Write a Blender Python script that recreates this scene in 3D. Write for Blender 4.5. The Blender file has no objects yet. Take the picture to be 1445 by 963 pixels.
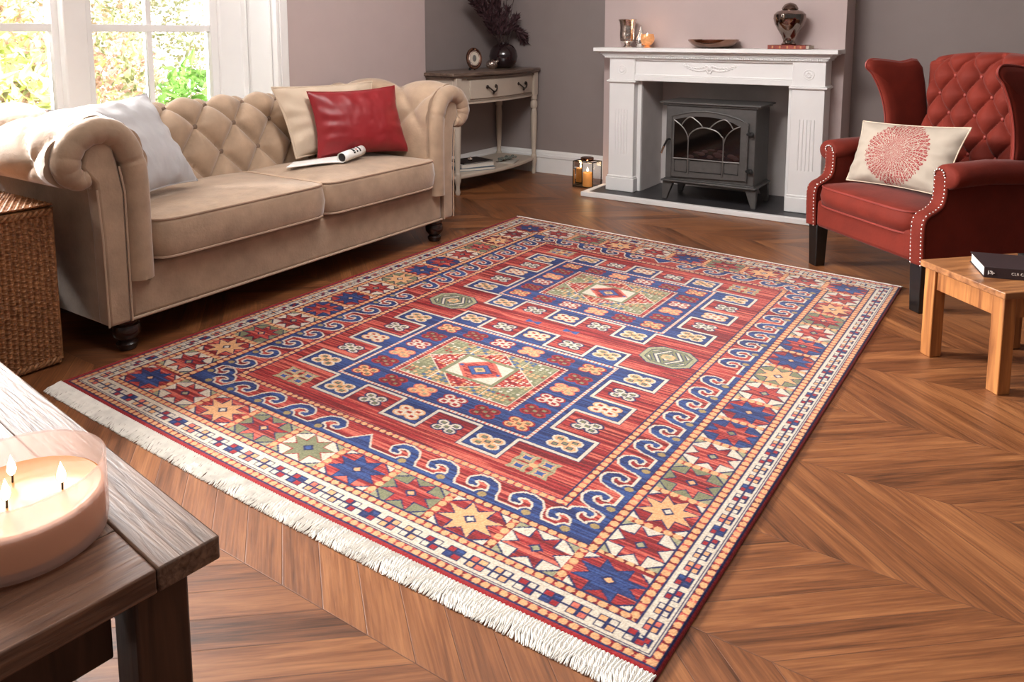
import bpy, math, random
import numpy as np
from mathutils import Vector, Matrix, noise as mnoise
random.seed(7); RNG = np.random.default_rng(11)
PI = math.pi
scene = bpy.context.scene
COL = scene.collection

# ------------------------------------------------------------------ camera
H = 1.15
PITCH, PSI, LENS, SHIFT = math.radians(6.9587), math.radians(33.1977), 26.7398, -0.20934
cam_d = bpy.data.cameras.new('camera'); cam = bpy.data.objects.new('camera', cam_d); COL.objects.link(cam)
cam.location = (0, 0, H); cam.rotation_euler = (PI/2 - PITCH, 0, PSI)
cam_d.sensor_width = 36; cam_d.lens = LENS; cam_d.shift_y = SHIFT; cam_d.clip_start = 0.02
scene.camera = cam
scene.view_settings.view_transform = 'Standard'; scene.view_settings.look = 'None'
scene.view_settings.gamma = 1; scene.view_settings.use_curve_mapping = False
scene.view_settings.exposure = 0.0

# ------------------------------------------------------------------ world and lights
WORLD_AMB, WORLD_SKY = .16, 3.4
world = bpy.data.worlds.new('world'); scene.world = world; world.use_nodes = True
wn = world.node_tree; wbg = wn.nodes['Background']
# bright hazy sky low over the garden side (-X), dim elsewhere
_tc = wn.nodes.new('ShaderNodeTexCoord'); _dp = wn.nodes.new('ShaderNodeVectorMath'); _dp.operation = 'DOT_PRODUCT'
_dp.inputs[1].default_value = (-.87, .48, .08); wn.links.new(_tc.outputs['Generated'], _dp.inputs[0])
_mr = wn.nodes.new('ShaderNodeMapRange'); _mr.inputs[1].default_value = .78; _mr.inputs[2].default_value = .94; _mr.inputs[3].default_value = WORLD_AMB; _mr.inputs[4].default_value = WORLD_SKY
wn.links.new(_dp.outputs['Value'], _mr.inputs[0]); wn.links.new(_mr.outputs[0], wbg.inputs[1])
wbg.inputs[0].default_value = (1.0, 0.97, 0.95, 1)

def light(name, kind, loc, target, energy, color=(1, 1, 1), size=None, size_y=None, **kw):
    d = bpy.data.lights.new(name, kind); o = bpy.data.objects.new(name, d); COL.objects.link(o)
    o.location = loc; d.energy = energy; d.color = color
    v = Vector(target) - Vector(loc); o.rotation_euler = v.to_track_quat('-Z', 'Y').to_euler()
    if kind == 'AREA':
        d.shape = 'RECTANGLE' if size_y else 'SQUARE'; d.size = size
        if size_y: d.size_y = size_y
    if kind == 'SUN': d.angle = size or 0.02
    return o
light('sun', 'SUN', (0, 12, 8), (-1.6, 3, 0), 13, (1, .96, .9), 0.03)            # lights the garden; ceiling and walls shade the room
light('window_daylight', 'AREA', (-3.98, 1.75, 1.75), (-1.5, 2.2, 0.3), 72, (1, .98, .97), 1.5, 1.3)
light('side_window_daylight', 'AREA', (-4.3, -0.15, 1.75), (-1.9, 1.9, 0.9), 95, (1, .97, .95), 0.45, 0.6)
light('window_sky_glow', 'AREA', (-4.55, .95, 1.95), (-1.6, 4.5, .9), 620, (1, .975, .95), .6, .8)
light('overhead_fill', 'AREA', (-0.9, 1.9, 2.5), (-0.9, 2.3, 0), 24, (1, .99, .98), 2.6, 3.0)  # unseen overhead fill, added to brighten the rug
light('fireplace_fill', 'AREA', (-1.5, 2.3, 2.5), (-1.7, 5.2, .75), 80, (1, .98, .97), 1.0, .6)  # unseen fill, added and tilted to brighten the mantel and chimney wall

# ------------------------------------------------------------------ materials
def lin(c):
    out = []
    for v in c:
        v = v/255.0
        out.append(v/12.92 if v <= .04045 else ((v+.055)/1.055)**2.4)
    return (*out, 1)
def newmat(name):
    m = bpy.data.materials.new(name); m.use_nodes = True
    nt = m.node_tree; b = nt.nodes['Principled BSDF']
    return m, nt, b
def N(nt, t, **kw):
    n = nt.nodes.new(t)
    for k, v in kw.items(): setattr(n, k, v)
    return n
def L(nt, a, b): nt.links.new(a, b)
def mat(name, rgb, rough=.6, metal=0, var=.12, scale=8, bump=0, bscale=60, stretch=(1, 1, 1), coat=0, spec=.5, sheen=0, emit=None, es=0):
    m, nt, b = newmat(name)
    tc = N(nt, 'ShaderNodeTexCoord'); mp = N(nt, 'ShaderNodeMapping'); mp.inputs['Scale'].default_value = stretch
    L(nt, tc.outputs['Object'], mp.inputs[0])
    nz = N(nt, 'ShaderNodeTexNoise'); nz.inputs['Scale'].default_value = scale; nz.inputs['Detail'].default_value = 4
    L(nt, mp.outputs[0], nz.inputs['Vector'])
    cr = N(nt, 'ShaderNodeValToRGB'); c = lin(rgb)
    cr.color_ramp.elements[0].position = .3; cr.color_ramp.elements[1].position = .7
    cr.color_ramp.elements[0].color = (*[x*(1-var) for x in c[:3]], 1); cr.color_ramp.elements[1].color = (*[min(1, x*(1+var)) for x in c[:3]], 1)
    L(nt, nz.outputs['Fac'], cr.inputs[0]); L(nt, cr.outputs[0], b.inputs['Base Color'])
    b.inputs['Roughness'].default_value = rough; b.inputs['Metallic'].default_value = metal
    b.inputs['Coat Weight'].default_value = coat; b.inputs['Specular IOR Level'].default_value = spec
    b.inputs['Sheen Weight'].default_value = sheen; b.inputs['Sheen Roughness'].default_value = .4
    if bump:
        n2 = N(nt, 'ShaderNodeTexNoise'); n2.inputs['Scale'].default_value = bscale; n2.inputs['Detail'].default_value = 3
        L(nt, mp.outputs[0], n2.inputs['Vector'])
        bp = N(nt, 'ShaderNodeBump'); bp.inputs['Strength'].default_value = bump; bp.inputs['Distance'].default_value = .01
        L(nt, n2.outputs['Fac'], bp.inputs['Height']); L(nt, bp.outputs[0], b.inputs['Normal'])
    if emit:
        b.inputs['Emission Color'].default_value = lin(emit); b.inputs['Emission Strength'].default_value = es
    return m
def wood(name, dark, light_, axis='X', scale=1, rough=.45, bump=.15, coat=0):
    m, nt, b = newmat(name)
    tc = N(nt, 'ShaderNodeTexCoord'); mp = N(nt, 'ShaderNodeMapping')
    s = {'X': (2, 30, 30), 'Y': (30, 2, 30), 'Z': (30, 30, 2)}[axis]
    mp.inputs['Scale'].default_value = [v*scale for v in s]
    L(nt, tc.outputs['Object'], mp.inputs[0])
    nz = N(nt, 'ShaderNodeTexNoise'); nz.inputs['Scale'].default_value = 1.6; nz.inputs['Detail'].default_value = 6; nz.inputs['Distortion'].default_value = .6
    L(nt, mp.outputs[0], nz.inputs['Vector'])
    cr = N(nt, 'ShaderNodeValToRGB'); cr.color_ramp.elements[0].position = .32; cr.color_ramp.elements[1].position = .68
    cr.color_ramp.elements[0].color = lin(dark); cr.color_ramp.elements[1].color = lin(light_)
    L(nt, nz.outputs['Fac'], cr.inputs[0]); L(nt, cr.outputs[0], b.inputs['Base Color'])
    b.inputs['Roughness'].default_value = rough; b.inputs['Coat Weight'].default_value = coat
    bp = N(nt, 'ShaderNodeBump'); bp.inputs['Strength'].default_value = bump; bp.inputs['Distance'].default_value = .004
    L(nt, nz.outputs['Fac'], bp.inputs['Height']); L(nt, bp.outputs[0], b.inputs['Normal'])
    return m
def glass(name, rgb=(255, 255, 255), rough=0.0, alpha=.12):
    m, nt, b = newmat(name)
    out = nt.nodes['Material Output']
    tr = N(nt, 'ShaderNodeBsdfTransparent'); tr.inputs[0].default_value = lin(rgb)
    gl = N(nt, 'ShaderNodeBsdfGlossy'); gl.inputs['Roughness'].default_value = .03 + rough
    fr = N(nt, 'ShaderNodeFresnel'); fr.inputs[0].default_value = 1.45
    ad = N(nt, 'ShaderNodeMath', operation='ADD'); ad.inputs[1].default_value = alpha*.3
    L(nt, fr.outputs[0], ad.inputs[0])
    mx = N(nt, 'ShaderNodeMixShader'); L(nt, ad.outputs[0], mx.inputs[0]); L(nt, tr.outputs[0], mx.inputs[1]); L(nt, gl.outputs[0], mx.inputs[2])
    L(nt, mx.outputs[0], out.inputs[0])
    return m
def emis(name, rgb, s):
    m, nt, b = newmat(name); b.inputs['Base Color'].default_value = lin(rgb)
    b.inputs['Emission Color'].default_value = lin(rgb); b.inputs['Emission Strength'].default_value = s
    return m

def floor_material():
    m, nt, b = newmat('oak_chevron_parquet')
    tc = N(nt, 'ShaderNodeTexCoord'); sp = N(nt, 'ShaderNodeSeparateXYZ'); L(nt, tc.outputs['Object'], sp.inputs[0])
    def M(op, a, bb=None, cc=None):
        n = N(nt, 'ShaderNodeMath', operation=op)
        for i, v in enumerate((a, bb, cc)):
            if v is None: continue
            if isinstance(v, (int, float)): n.inputs[i].default_value = v
            else: L(nt, v, n.inputs[i])
        return n.outputs[0]
    X, Y = sp.outputs[0], sp.outputs[1]
    S, W, T = .362, .122, 1.19
    yy = M('DIVIDE', M('SUBTRACT', Y, .965 - S*20), S)
    strip = M('FLOOR', yy); fy = M('FRACT', yy)
    par = M('MODULO', strip, 2.0)                         # 0 or 1
    sgn = M('SUBTRACT', 1.0, M('MULTIPLY', par, 2.0))      # +1 / -1
    yl = M('MULTIPLY', fy, S)
    k = M('ADD', X, M('MULTIPLY', sgn, M('MULTIPLY', M('SUBTRACT', yl, M('MULTIPLY', par, S)), T)))
    kk = M('DIVIDE', M('ADD', k, 30.0), W)
    pid = M('FLOOR', kk); fk = M('FRACT', kk)
    cb = N(nt, 'ShaderNodeCombineXYZ'); L(nt, pid, cb.inputs[0]); L(nt, strip, cb.inputs[1])
    wn_ = N(nt, 'ShaderNodeTexWhiteNoise', noise_dimensions='3D'); L(nt, cb.outputs[0], wn_.inputs['Vector'])
    # grain coordinates: along plank (a) and across (c)
    co, si = math.cos(math.radians(40)), math.sin(math.radians(40))
    along = M('SUBTRACT', M('MULTIPLY', X, co), M('MULTIPLY', sgn, M('MULTIPLY', Y, si)))
    across = M('ADD', M('MULTIPLY', X, si), M('MULTIPLY', sgn, M('MULTIPLY', Y, co)))
    gv = N(nt, 'ShaderNodeCombineXYZ')
    L(nt, M('ADD', M('MULTIPLY', along, 2.2), M('MULTIPLY', wn_.outputs['Value'], 37.0)), gv.inputs[0])
    L(nt, M('MULTIPLY', across, 26.0), gv.inputs[1]); L(nt, M('MULTIPLY', pid, 3.7), gv.inputs[2])
    g1 = N(nt, 'ShaderNodeTexNoise'); g1.inputs['Scale'].default_value = 1.0; g1.inputs['Detail'].default_value = 7; g1.inputs['Roughness'].default_value = .62; g1.inputs['Distortion'].default_value = 1.0
    L(nt, gv.outputs[0], g1.inputs['Vector'])
    gv2 = N(nt, 'ShaderNodeCombineXYZ')
    L(nt, M('ADD', M('MULTIPLY', along, 7.0), M('MULTIPLY', wn_.outputs['Value'], 11.0)), gv2.inputs[0]); L(nt, M('MULTIPLY', across, 190.0), gv2.inputs[1])
    g2 = N(nt, 'ShaderNodeTexNoise'); g2.inputs['Scale'].default_value = 1.0; g2.inputs['Detail'].default_value = 3
    L(nt, gv2.outputs[0], g2.inputs['Vector'])
    cr = N(nt, 'ShaderNodeValToRGB'); e = cr.color_ramp.elements
    e[0].position = .30; e[0].color = lin((66, 38, 22)); e[1].position = .78; e[1].color = lin((168, 112, 68))
    e2 = e.new(.5); e2.color = lin((122, 74, 43))
    fac = M('ADD', M('MULTIPLY', g1.outputs['Fac'], .66), M('MULTIPLY', g2.outputs['Fac'], .34))
    fac = M('ADD', fac, M('MULTIPLY', M('SUBTRACT', wn_.outputs['Value'], .5), .17))
    L(nt, fac, cr.inputs[0])
    # seams
    e1 = M('MINIMUM', fk, M('SUBTRACT', 1.0, fk)); e1 = M('MULTIPLY', e1, W*.64)
    es = M('MULTIPLY', M('MINIMUM', fy, M('SUBTRACT', 1.0, fy)), S)
    d = M('MINIMUM', e1, es)
    seam = M('SMOOTH_MIN', 1.0, M('DIVIDE', d, .0015), .1)
    mixc = N(nt, 'ShaderNodeMix', data_type='RGBA'); L(nt, seam, mixc.inputs['Factor'])
    mixc.inputs['A'].default_value = lin((84, 50, 32)); L(nt, cr.outputs[0], mixc.inputs['B'])
    L(nt, mixc.outputs['Result'], b.inputs['Base Color'])
    b.inputs['Roughness'].default_value = .34; b.inputs['Specular IOR Level'].default_value = .5
    rg = M('ADD', .26, M('MULTIPLY', g1.outputs['Fac'], .22)); L(nt, rg, b.inputs['Roughness'])
    bp = N(nt, 'ShaderNodeBump'); bp.inputs['Strength'].default_value = .35; bp.inputs['Distance'].default_value = .002
    hh = M('ADD', M('MULTIPLY', seam, .6), M('MULTIPLY', g2.outputs['Fac'], .5)); L(nt, hh, bp.inputs['Height']); L(nt, bp.outputs[0], b.inputs['Normal'])
    return m

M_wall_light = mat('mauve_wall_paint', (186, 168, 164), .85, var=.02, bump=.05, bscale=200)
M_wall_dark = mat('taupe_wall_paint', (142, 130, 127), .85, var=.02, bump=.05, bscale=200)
M_white = mat('white_paint', (236, 234, 232), .4, var=.015)
M_trim = mat('trim_paint', (206, 200, 200), .45, var=.02)
M_ceiling = mat('ceiling_paint', (225, 220, 216), .9, var=.02)
M_floor = floor_material()
M_glass = glass('clear_glass', alpha=0)
M_velvet = mat('beige_velvet', (162, 136, 112), .8, var=.14, scale=14, bump=.12, bscale=90, sheen=.5)
M_piping = mat('beige_piping', (176, 150, 128), .75, var=.06)
M_darkwood = mat('dark_stained_wood', (34, 18, 14), .25, var=.3, coat=.4)
M_button = mat('button_velvet', (120, 98, 82), .8)
M_red = mat('rust_red_velvet', (100, 30, 18), .75, var=.16, scale=10, bump=.08, bscale=80, sheen=.08, spec=.2)
M_redpipe = mat('rust_red_piping', (122, 40, 30), .6)
M_black = mat('black_lacquer', (14, 13, 13), .3, coat=.3)
M_iron = mat('cast_iron', (82, 79, 77), .5, metal=.1, var=.1, scale=30, bump=.1, bscale=150)
M_irondark = mat('cast_iron_dark', (26, 25, 25), .6, metal=.3)
M_ironlight = mat('rubbed_iron', (122, 118, 114), .35, metal=.5)
M_chrome = mat('polished_chrome', (225, 222, 220), .08, metal=1, var=.05)
M_bronze = mat('polished_bronze', (150, 116, 100), .12, metal=1, var=.25, scale=12)
M_gun = mat('dark_mercury_glaze', (138, 124, 116), .08, metal=1, var=.4, scale=16)
M_silver = mat('mercury_silver', (226, 212, 202), .2, metal=1, var=.35, scale=45, bump=.25, bscale=50)
M_slate = mat('slate', (52, 50, 52), .45, var=.2, scale=10, bump=.05)
M_firebox = mat('firebox_plaster', (204, 196, 192), .85, var=.05)

# ------------------------------------------------------------------ mesh helpers
class MB:
    def __init__(s): s.v = []; s.f = []
    def add(s, vs, fs):
        o = len(s.v); s.v += [tuple(p) for p in vs]; s.f += [tuple(i+o for i in f) for f in fs]; return s
    def box(s, x0, x1, y0, y1, z0, z1, M=None):
        v = [(x, y, z) for z in (z0, z1) for y in (y0, y1) for x in (x0, x1)]
        if M is not None: v = [M @ Vector(p) for p in v]
        return s.add(v, [(0, 2, 3, 1), (4, 5, 7, 6), (0, 1, 5, 4), (2, 6, 7, 3), (0, 4, 6, 2), (1, 3, 7, 5)])
    def prism(s, poly, fn, a, b):
        n = len(poly); v = [fn(x, y, a) for x, y in poly] + [fn(x, y, b) for x, y in poly]
        return s.add(v, [tuple(range(n-1, -1, -1)), tuple(range(n, 2*n))] + [(i, (i+1) % n, n+(i+1) % n, n+i) for i in range(n)])
    def tube(s, pts, r, n=10, closed=False, caps=True):
        pts = [Vector(p) for p in pts]; m = len(pts); rs = r if isinstance(r, (list, tuple)) else [r]*m
        up = None; rings = []
        for i, p in enumerate(pts):
            if closed: t = pts[(i+1) % m] - pts[i-1]
            else: t = pts[min(i+1, m-1)] - pts[max(i-1, 0)]
            t.normalize()
            if up is None:
                up = Vector((0, 0, 1)) if abs(t.z) < .9 else Vector((1, 0, 0))
            a = up - t*up.dot(t)
            if a.length < 1e-5: a = t.orthogonal()
            a.normalize(); up = a; bb = t.cross(a)
            rings.append([p + (a*math.cos(2*PI*k/n) + bb*math.sin(2*PI*k/n))*rs[i] for k in range(n)])
        v = [q for R_ in rings for q in R_]; f = []
        for i in range(m if closed else m-1):
            j = (i+1) % m
            for k in range(n): f.append((i*n+k, i*n+(k+1) % n, j*n+(k+1) % n, j*n+k))
        if caps and not closed: f += [tuple(range(n-1, -1, -1)), tuple((m-1)*n+k for k in range(n))]
        return s.add(v, f)
    def lathe(s, prof, o=(0, 0, 0), n=32, M=None, cap=True):
        v = []; m = len(prof)
        for r, z in prof:
            for k in range(n):
                p = Vector((r*math.cos(2*PI*k/n), r*math.sin(2*PI*k/n), z))
                if M is not None: p = M @ p
                v.append(p + Vector(o))
        f = [(i*n+k, i*n+(k+1) % n, (i+1)*n+(k+1) % n, (i+1)*n+k) for i in range(m-1) for k in range(n)]
        if cap: f += [tuple(range(n-1, -1, -1)), tuple((m-1)*n+k for k in range(n))]
        return s.add(v, f)
    def grid(s, fn, nu, nv, closed_u=False):
        v = [fn(i/nu, j/nv) for j in range(nv+1) for i in range(nu+1)]
        w = nu+1
        return s.add(v, [(j*w+i, j*w+i+1, (j+1)*w+i+1, (j+1)*w+i) for j in range(nv) for i in range(nu)])
    def ell(s, c, r, n=12, m=8):
        prof = [(math.sin(PI*i/m), -math.cos(PI*i/m)) for i in range(m+1)]
        prof[0] = (.02, -1); prof[-1] = (.02, 1)
        return s.lathe(prof, c, n, Matrix.Diagonal(Vector(r)))
    def mesh(s, name, smooth=True):
        me = bpy.data.meshes.new(name); me.from_pydata([tuple(p) for p in s.v], [], s.f); me.update()
        if smooth: me.polygons.foreach_set('use_smooth', [True]*len(me.polygons))
        return me
def obj(name, mb, material, parent=None, smooth=True, bevel=0, seg=2, ang=35, world=True, label=None, sub=0, solid=0):
    me = mb.mesh(name, smooth) if isinstance(mb, MB) else mb
    o = bpy.data.objects.new(name, me); COL.objects.link(o)
    if material and not me.materials: me.materials.append(material)
    import bmesh
    if isinstance(mb, MB):
        bm = bmesh.new(); bm.from_mesh(me); bmesh.ops.recalc_face_normals(bm, faces=bm.faces)
        if smooth:
            for e in bm.edges:
                if len(e.link_faces) == 2 and e.calc_face_angle(0) > math.radians(ang): e.smooth = False
        bm.to_mesh(me); bm.free()
    if solid:
        md = o.modifiers.new('solid', 'SOLIDIFY'); md.thickness = solid; md.offset = 0
    if bevel:
        md = o.modifiers.new('bevel', 'BEVEL'); md.width = bevel; md.segments = seg; md.limit_method = 'ANGLE'; md.angle_limit = math.radians(30)
        md.harden_normals = False
    if sub:
        md = o.modifiers.new('sub', 'SUBSURF'); md.levels = sub; md.render_levels = sub
    if parent is not None:
        o.parent = parent
        if world and not parent.get('_local'): 
            p = parent; T = Vector((0, 0, 0)); 
            while p: T += p.location; p = p.parent
            if parent.type == 'EMPTY': o.matrix_parent_inverse = Matrix.Translation(-T)
    if label: o['label'] = label
    return o
LOCAL = set()
def thing(name, label, cat, loc=(0, 0, 0), rz=0, group=None):
    o = bpy.data.objects.new(name, None); COL.objects.link(o); o.empty_display_size = .05
    o.location = loc; o.rotation_euler = (0, 0, rz); o['label'] = label; o['category'] = cat
    if group: o['group'] = group
    return o
def tag(o, label, cat, group=None):
    o['label'] = label; o['category'] = cat
    if group: o['group'] = group
    return o
def part(name, mb, m, parent, **kw):
    """mesh given in the thing's own local frame"""
    return obj(name, mb, m, parent, world=False, **kw)
def struct(name, mb, m, **kw):
    o = obj(name, mb, m, **kw); o['kind'] = 'structure'; return o
def clamp(x, a, b): return max(a, min(b, x))
def smooth_path(pts, k=6, closed=False):
    P = [Vector(p) for p in pts]; out = []; n = len(P)
    rng = range(n if closed else n-1)
    for i in rng:
        g = (lambda j: P[j % n]) if closed else (lambda j: P[clamp(j, 0, n-1)])
        p0, p1, p2, p3 = g(i-1), g(i), g(i+1), g(i+2)
        for s in range(k):
            t = s/k
            out.append(.5*((2*p1) + (p2-p0)*t + (2*p0-5*p1+4*p2-p3)*t*t + (3*p1-p0-3*p2+p3)*t**3))
    if not closed: out.append(P[-1])
    return out

# ================================================================== SETTING
struct('floor', MB().box(-4.0, 3.2, -1.6, 5.6, -.05, 0), M_floor)
struct('ceiling', MB().box(-4.1, 3.2, -1.6, 5.7, 2.6, 2.7), M_ceiling)
XW = -3.5
# left wall: pier beyond the window, part under/over the window, part before it
w = MB()
w.box(-3.86, XW, 2.92, 4.22, 0, 2.6)                    # pier
w.box(-3.86, XW, .75, 2.92, 0, .62); w.box(-3.86, XW, .75, 2.92, 2.35, 2.6)
w.box(-3.86, XW, .45, .75, 0, 2.6)
struct('wall_left', w, M_wall_light)
struct('wall_left_front', MB().box(-3.86, XW, -.75, .45, 0, .7).box(-3.86, XW, -.75, .45, 2.3, 2.6).box(-3.86, XW, -1.6, -.75, 0, 2.6), M_wall_light)
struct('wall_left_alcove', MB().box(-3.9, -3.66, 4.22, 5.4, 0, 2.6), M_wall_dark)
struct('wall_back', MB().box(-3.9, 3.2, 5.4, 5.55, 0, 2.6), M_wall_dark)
w = MB()
w.box(-2.52, -2.185, 5.1, 5.4, 0, 2.6)
struct('wall_chimney_left', w, M_wall_light)
struct('wall_chimney_right', MB().box(-1.135, -.868, 5.1, 5.4, 0, 2.6), M_wall_light)
struct('wall_chimney_top', MB().box(-2.185, -1.135, 5.1, 5.4, .86, 2.6), M_wall_light)
struct('trim_1', MB().box(-2.184, -2.165, 5.0, 5.39, .03, .86).box(-1.155, -1.136, 5.0, 5.39, .03, .86).box(-2.165, -1.155, 5.37, 5.395, .03, .86).box(-2.165, -1.155, 5.0, 5.37, .84, .858), M_firebox)
def baseboard(name, prof_pts, along0, along1, fn):
    poly = [(0, 0), (.018, 0), (.018, .125), (.026, .13), (.026, .15), (.016, .158), (.016, .17), (.008, .185), (0, .187)]
    struct(name, MB().prism(poly, fn, along0, along1), M_white, smooth=False)
baseboard('baseboard_back', None, -3.66, -2.52, lambda a, b, t: (t, 5.4-a, b))
baseboard('baseboard_back_right', None, -.868, 3.2, lambda a, b, t: (t, 5.4-a, b))
baseboard('baseboard_left', None, 4.22, 5.4, lambda a, b, t: (-3.66+a, t, b))

# window in the left wall (deep panelled reveal)
XG = -3.83
wf = MB()
Y0, Y1, Z0, Z1 = .75, 2.92, .62, 2.35
wf.box(-3.86, XW+.012, Y1-.02, Y1, Z0, Z1)                       # reveal lining far
wf.box(-3.86, XW+.012, Y0, Y0+.02, Z0, Z1)
wf.box(-3.86, XW+.03, Y0, Y1, Z0-.03, Z0+.02)                    # sill board
wf.box(-3.86, XW+.012, Y0, Y1, Z1-.02, Z1)
wf.box(-3.52, XW+.02, Y1, Y1+.055, Z0-.03, Z1+.05)               # architrave
struct('trim_2', wf, M_white, bevel=.004)
rp = MB()                                                        # raised panels of the reveal
for a, b in ((-3.79, -3.74), (-3.71, -3.53)): rp.box(a, b, Y1-.032, Y1-.02, Z0+.05, Z1-.05)
struct('trim_3', rp, M_white, bevel=.006)
def sash(name, ya, yb, muntins):
    s = MB(); t = .045
    s.box(XG-.03, XG+.03, ya, ya+t, Z0+.02, Z1-.02); s.box(XG-.03, XG+.03, yb-t, yb, Z0+.02, Z1-.02)
    s.box(XG-.03, XG+.03, ya, yb, Z0+.02, Z0+.09); s.box(XG-.03, XG+.03, ya, yb, Z1-.08, Z1-.02)
    fr = struct(name, s, M_white, bevel=.004)
    g = MB()
    for y in muntins: g.box(XG-.018, XG+.018, y-.014, y+.014, Z0+.05, Z1-.05)
    for z in (1.18, 1.72): g.box(XG-.022, XG+.022, ya+.02, yb-.02, z-.019, z+.019)
    o = obj('glazing_bars', g, M_white, fr, bevel=.003); o['kind'] = 'structure'
    p = obj('window_pane', MB().box(XG-.003, XG+.003, ya+.03, yb-.03, Z0+.06, Z1-.05), M_glass, fr); p['kind'] = 'structure'
    return fr
sash('window_1', 1.985, 2.74, [2.335])
sash('window_2', .80, 1.885, [1.235, 1.56])
struct('trim_4', MB().box(XG-.03, XG+.075, 1.87, 1.985, Z0, Z1).box(XG-.03, XG+.05, 2.74, 2.9, Z0, Z1), M_white, bevel=.008)
tag(obj('garden_lawn', MB().box(-14, -3.9, -4, 14, -.25, -.2), mat('lawn', (120, 140, 70), .9, var=.3, scale=6)), 'green lawn outside beyond the window', 'lawn')

# ================================================================== RUG
GW, GL = 210.0, 274.0
def rug_colors(U, V):
    rnd = np.random.default_rng(5)
    P = {k: np.array(v, float) for k, v in dict(dred=(124, 18, 28), red=(170, 38, 42), salm=(216, 118, 98), navy=(34, 44, 98), blue=(66, 96, 156), gold=(232, 180, 132),
         cream=(222, 210, 192), green=(140, 140, 108), lgreen=(172, 168, 134)).items()}
    p = U-106.0; q = V-134.8; a = np.abs(p); b = np.abs(q)
    ny, nx = U.shape
    # abrash streaks: fine in v, long in u
    def streak(cu, seed, rows):
        r = np.random.default_rng(seed); K = r.random((rows, cu+1))
        fu = (U/ GW)*cu; i = np.clip(fu.astype(int), 0, cu-1); t = fu-i; t = t*t*(3-2*t)
        vv = np.clip(((V+4)/ (GL+8)*rows).astype(int), 0, rows-1)
        return K[vv, i]*(1-t)+K[vv, i+1]*t
    s = .30*streak(5, 1, 420)+.30*streak(14, 2, 620)+.20*streak(26, 4, 1012)+.20*streak(3, 3, 90)
    s = (s-.5)*3.9+.48
    s = np.clip(s, 0, 1)[..., None]
    RED = np.where(s < .5, P['dred']*(1-s*2)+P['red']*s*2, P['red']*(2-s*2)+P['salm']*(s*2-1))
    sb = np.clip(s*.8+.1, 0, 1)
    BLUE = P['navy']*(1-sb)+P['blue']*sb
    img = RED.copy()
    def put(mask, col):
        if isinstance(col, str): col = {'RED': RED, 'BLUE': BLUE}.get(col, P.get(col))
        m = np.asarray(mask)
        img[m] = col[m] if getattr(col, 'ndim', 1) == 3 else col
    inr = lambda A, B: (a < A) & (b < B)
    nearer_side = lambda A, B: (a-A) > (b-B)       # belongs to the long (left/right) sides
    def dots(A0, B0, A1, B1, sp=2.55):
        ring = inr(A0, B0) & ~inr(A1, B1)
        put(ring, 'RED')
        side = ring & nearer_side((A0+A1)/2, (B0+B1)/2)
        t = np.where(side, q, p); c = np.where(side, a-(A0+A1)/2, b-(B0+B1)/2); w = np.where(side, (A0-A1)/2, (B0-B1)/2)
        tt = (t/sp) % 1.0-.5
        put(ring & ((tt/.40)**2+(c/(w*.74))**2 < 1), 'gold')
        e = np.minimum(np.maximum(a-A1, b-B1), np.minimum(A0-a, B0-b))
        put(ring & (e < .42), 'navy')
    put(np.ones_like(a, bool), 'RED')
    put(~inr(103.6, 134.5), 'red')
    dots(103.6, 134.5, 101.2, 132.0, 2.4)
    # white band with 2x2 checks
    put(inr(101.2, 132.0), 'cream')
    ring = inr(101.0, 131.8) & ~inr(95.5, 125.7)
    side = ring & nearer_side(98.3, 128.8)
    t = np.where(side, q, p); per = np.where(side, 5.4, 6.45)
    cc = np.where(side, a-98.3, b-128.8)
    idx = np.floor(t/per+.5); tl = t-idx*per
    hw = np.where(side, 1.95, 2.35); hc = np.where(side, 1.75, 1.95)
    cell = ring & (np.abs(tl) < hw) & (np.abs(cc) < hc)
    put(ring & (np.abs(cc) < .22), 'navy')
    put(cell, 'navy')
    iq = (tl > 0).astype(int) + 2*(cc > 0).astype(int)
    inner = cell & (np.abs(np.abs(tl)-hw*.5) < hw*.5-.34) & (np.abs(np.abs(cc)-hc*.5) < hc*.5-.34)
    kind = np.mod(idx, 4).astype(int)
    diag = (iq == 0) | (iq == 3)
    put(inner & (kind == 0) & diag, 'red'); put(inner & (kind == 0) & ~diag, 'BLUE')
    put(inner & (kind == 1) & diag, 'salm'); put(inner & (kind == 1) & ~diag, 'gold')
    put(inner & (kind == 2) & diag, 'gold'); put(inner & (kind == 2) & ~diag, 'cream')
    put(inner & (kind == 3) & diag, 'red'); put(inner & (kind == 3) & ~diag, 'cream')
    put(ring & ((101.0-a < .3) & (b < 131.8) | (131.8-b < .3)), 'navy')
    dots(95.5, 125.7, 92.6, 123.2, 2.6)
    # star band
    band = inr(92.6, 123.2) & ~inr(78.2, 111.4)
    side = band & (b < 110.3)
    cw, ch = np.where(side, 7.3, 8.2), np.where(side, 6.9, 6.0)
    ru = 84.8*2/9; kv = 118.0*2/15
    iu = np.clip(np.floor((p+84.8)/ru+.5), 0, 9); iv = np.clip(np.floor((q+118.0)/kv+.5), 0, 15)
    cxp = np.where(side, np.sign(p)*85.4, iu*ru-84.8); cyq = np.where(side, iv*kv-118.0, np.sign(q)*117.3)
    x = (p-cxp)/cw; y = (q-cyq)/ch
    near_seq = [5, 0, 1, 2, 3, 5, 2, 1, 0, 5]; far_seq = [5, 0, 2, 1, 0, 5, 2, 1, 0, 5]
    col_seq = [5, 0, 1, 2, 0, 4, 5, 0, 6, 5, 4, 0, 2, 1, 0, 5]
    seq = np.where(side, np.array(col_seq)[iv.astype(int)], np.where(q < 0, np.array(near_seq)[iu.astype(int)], np.array(far_seq)[iu.astype(int)]))
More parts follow.
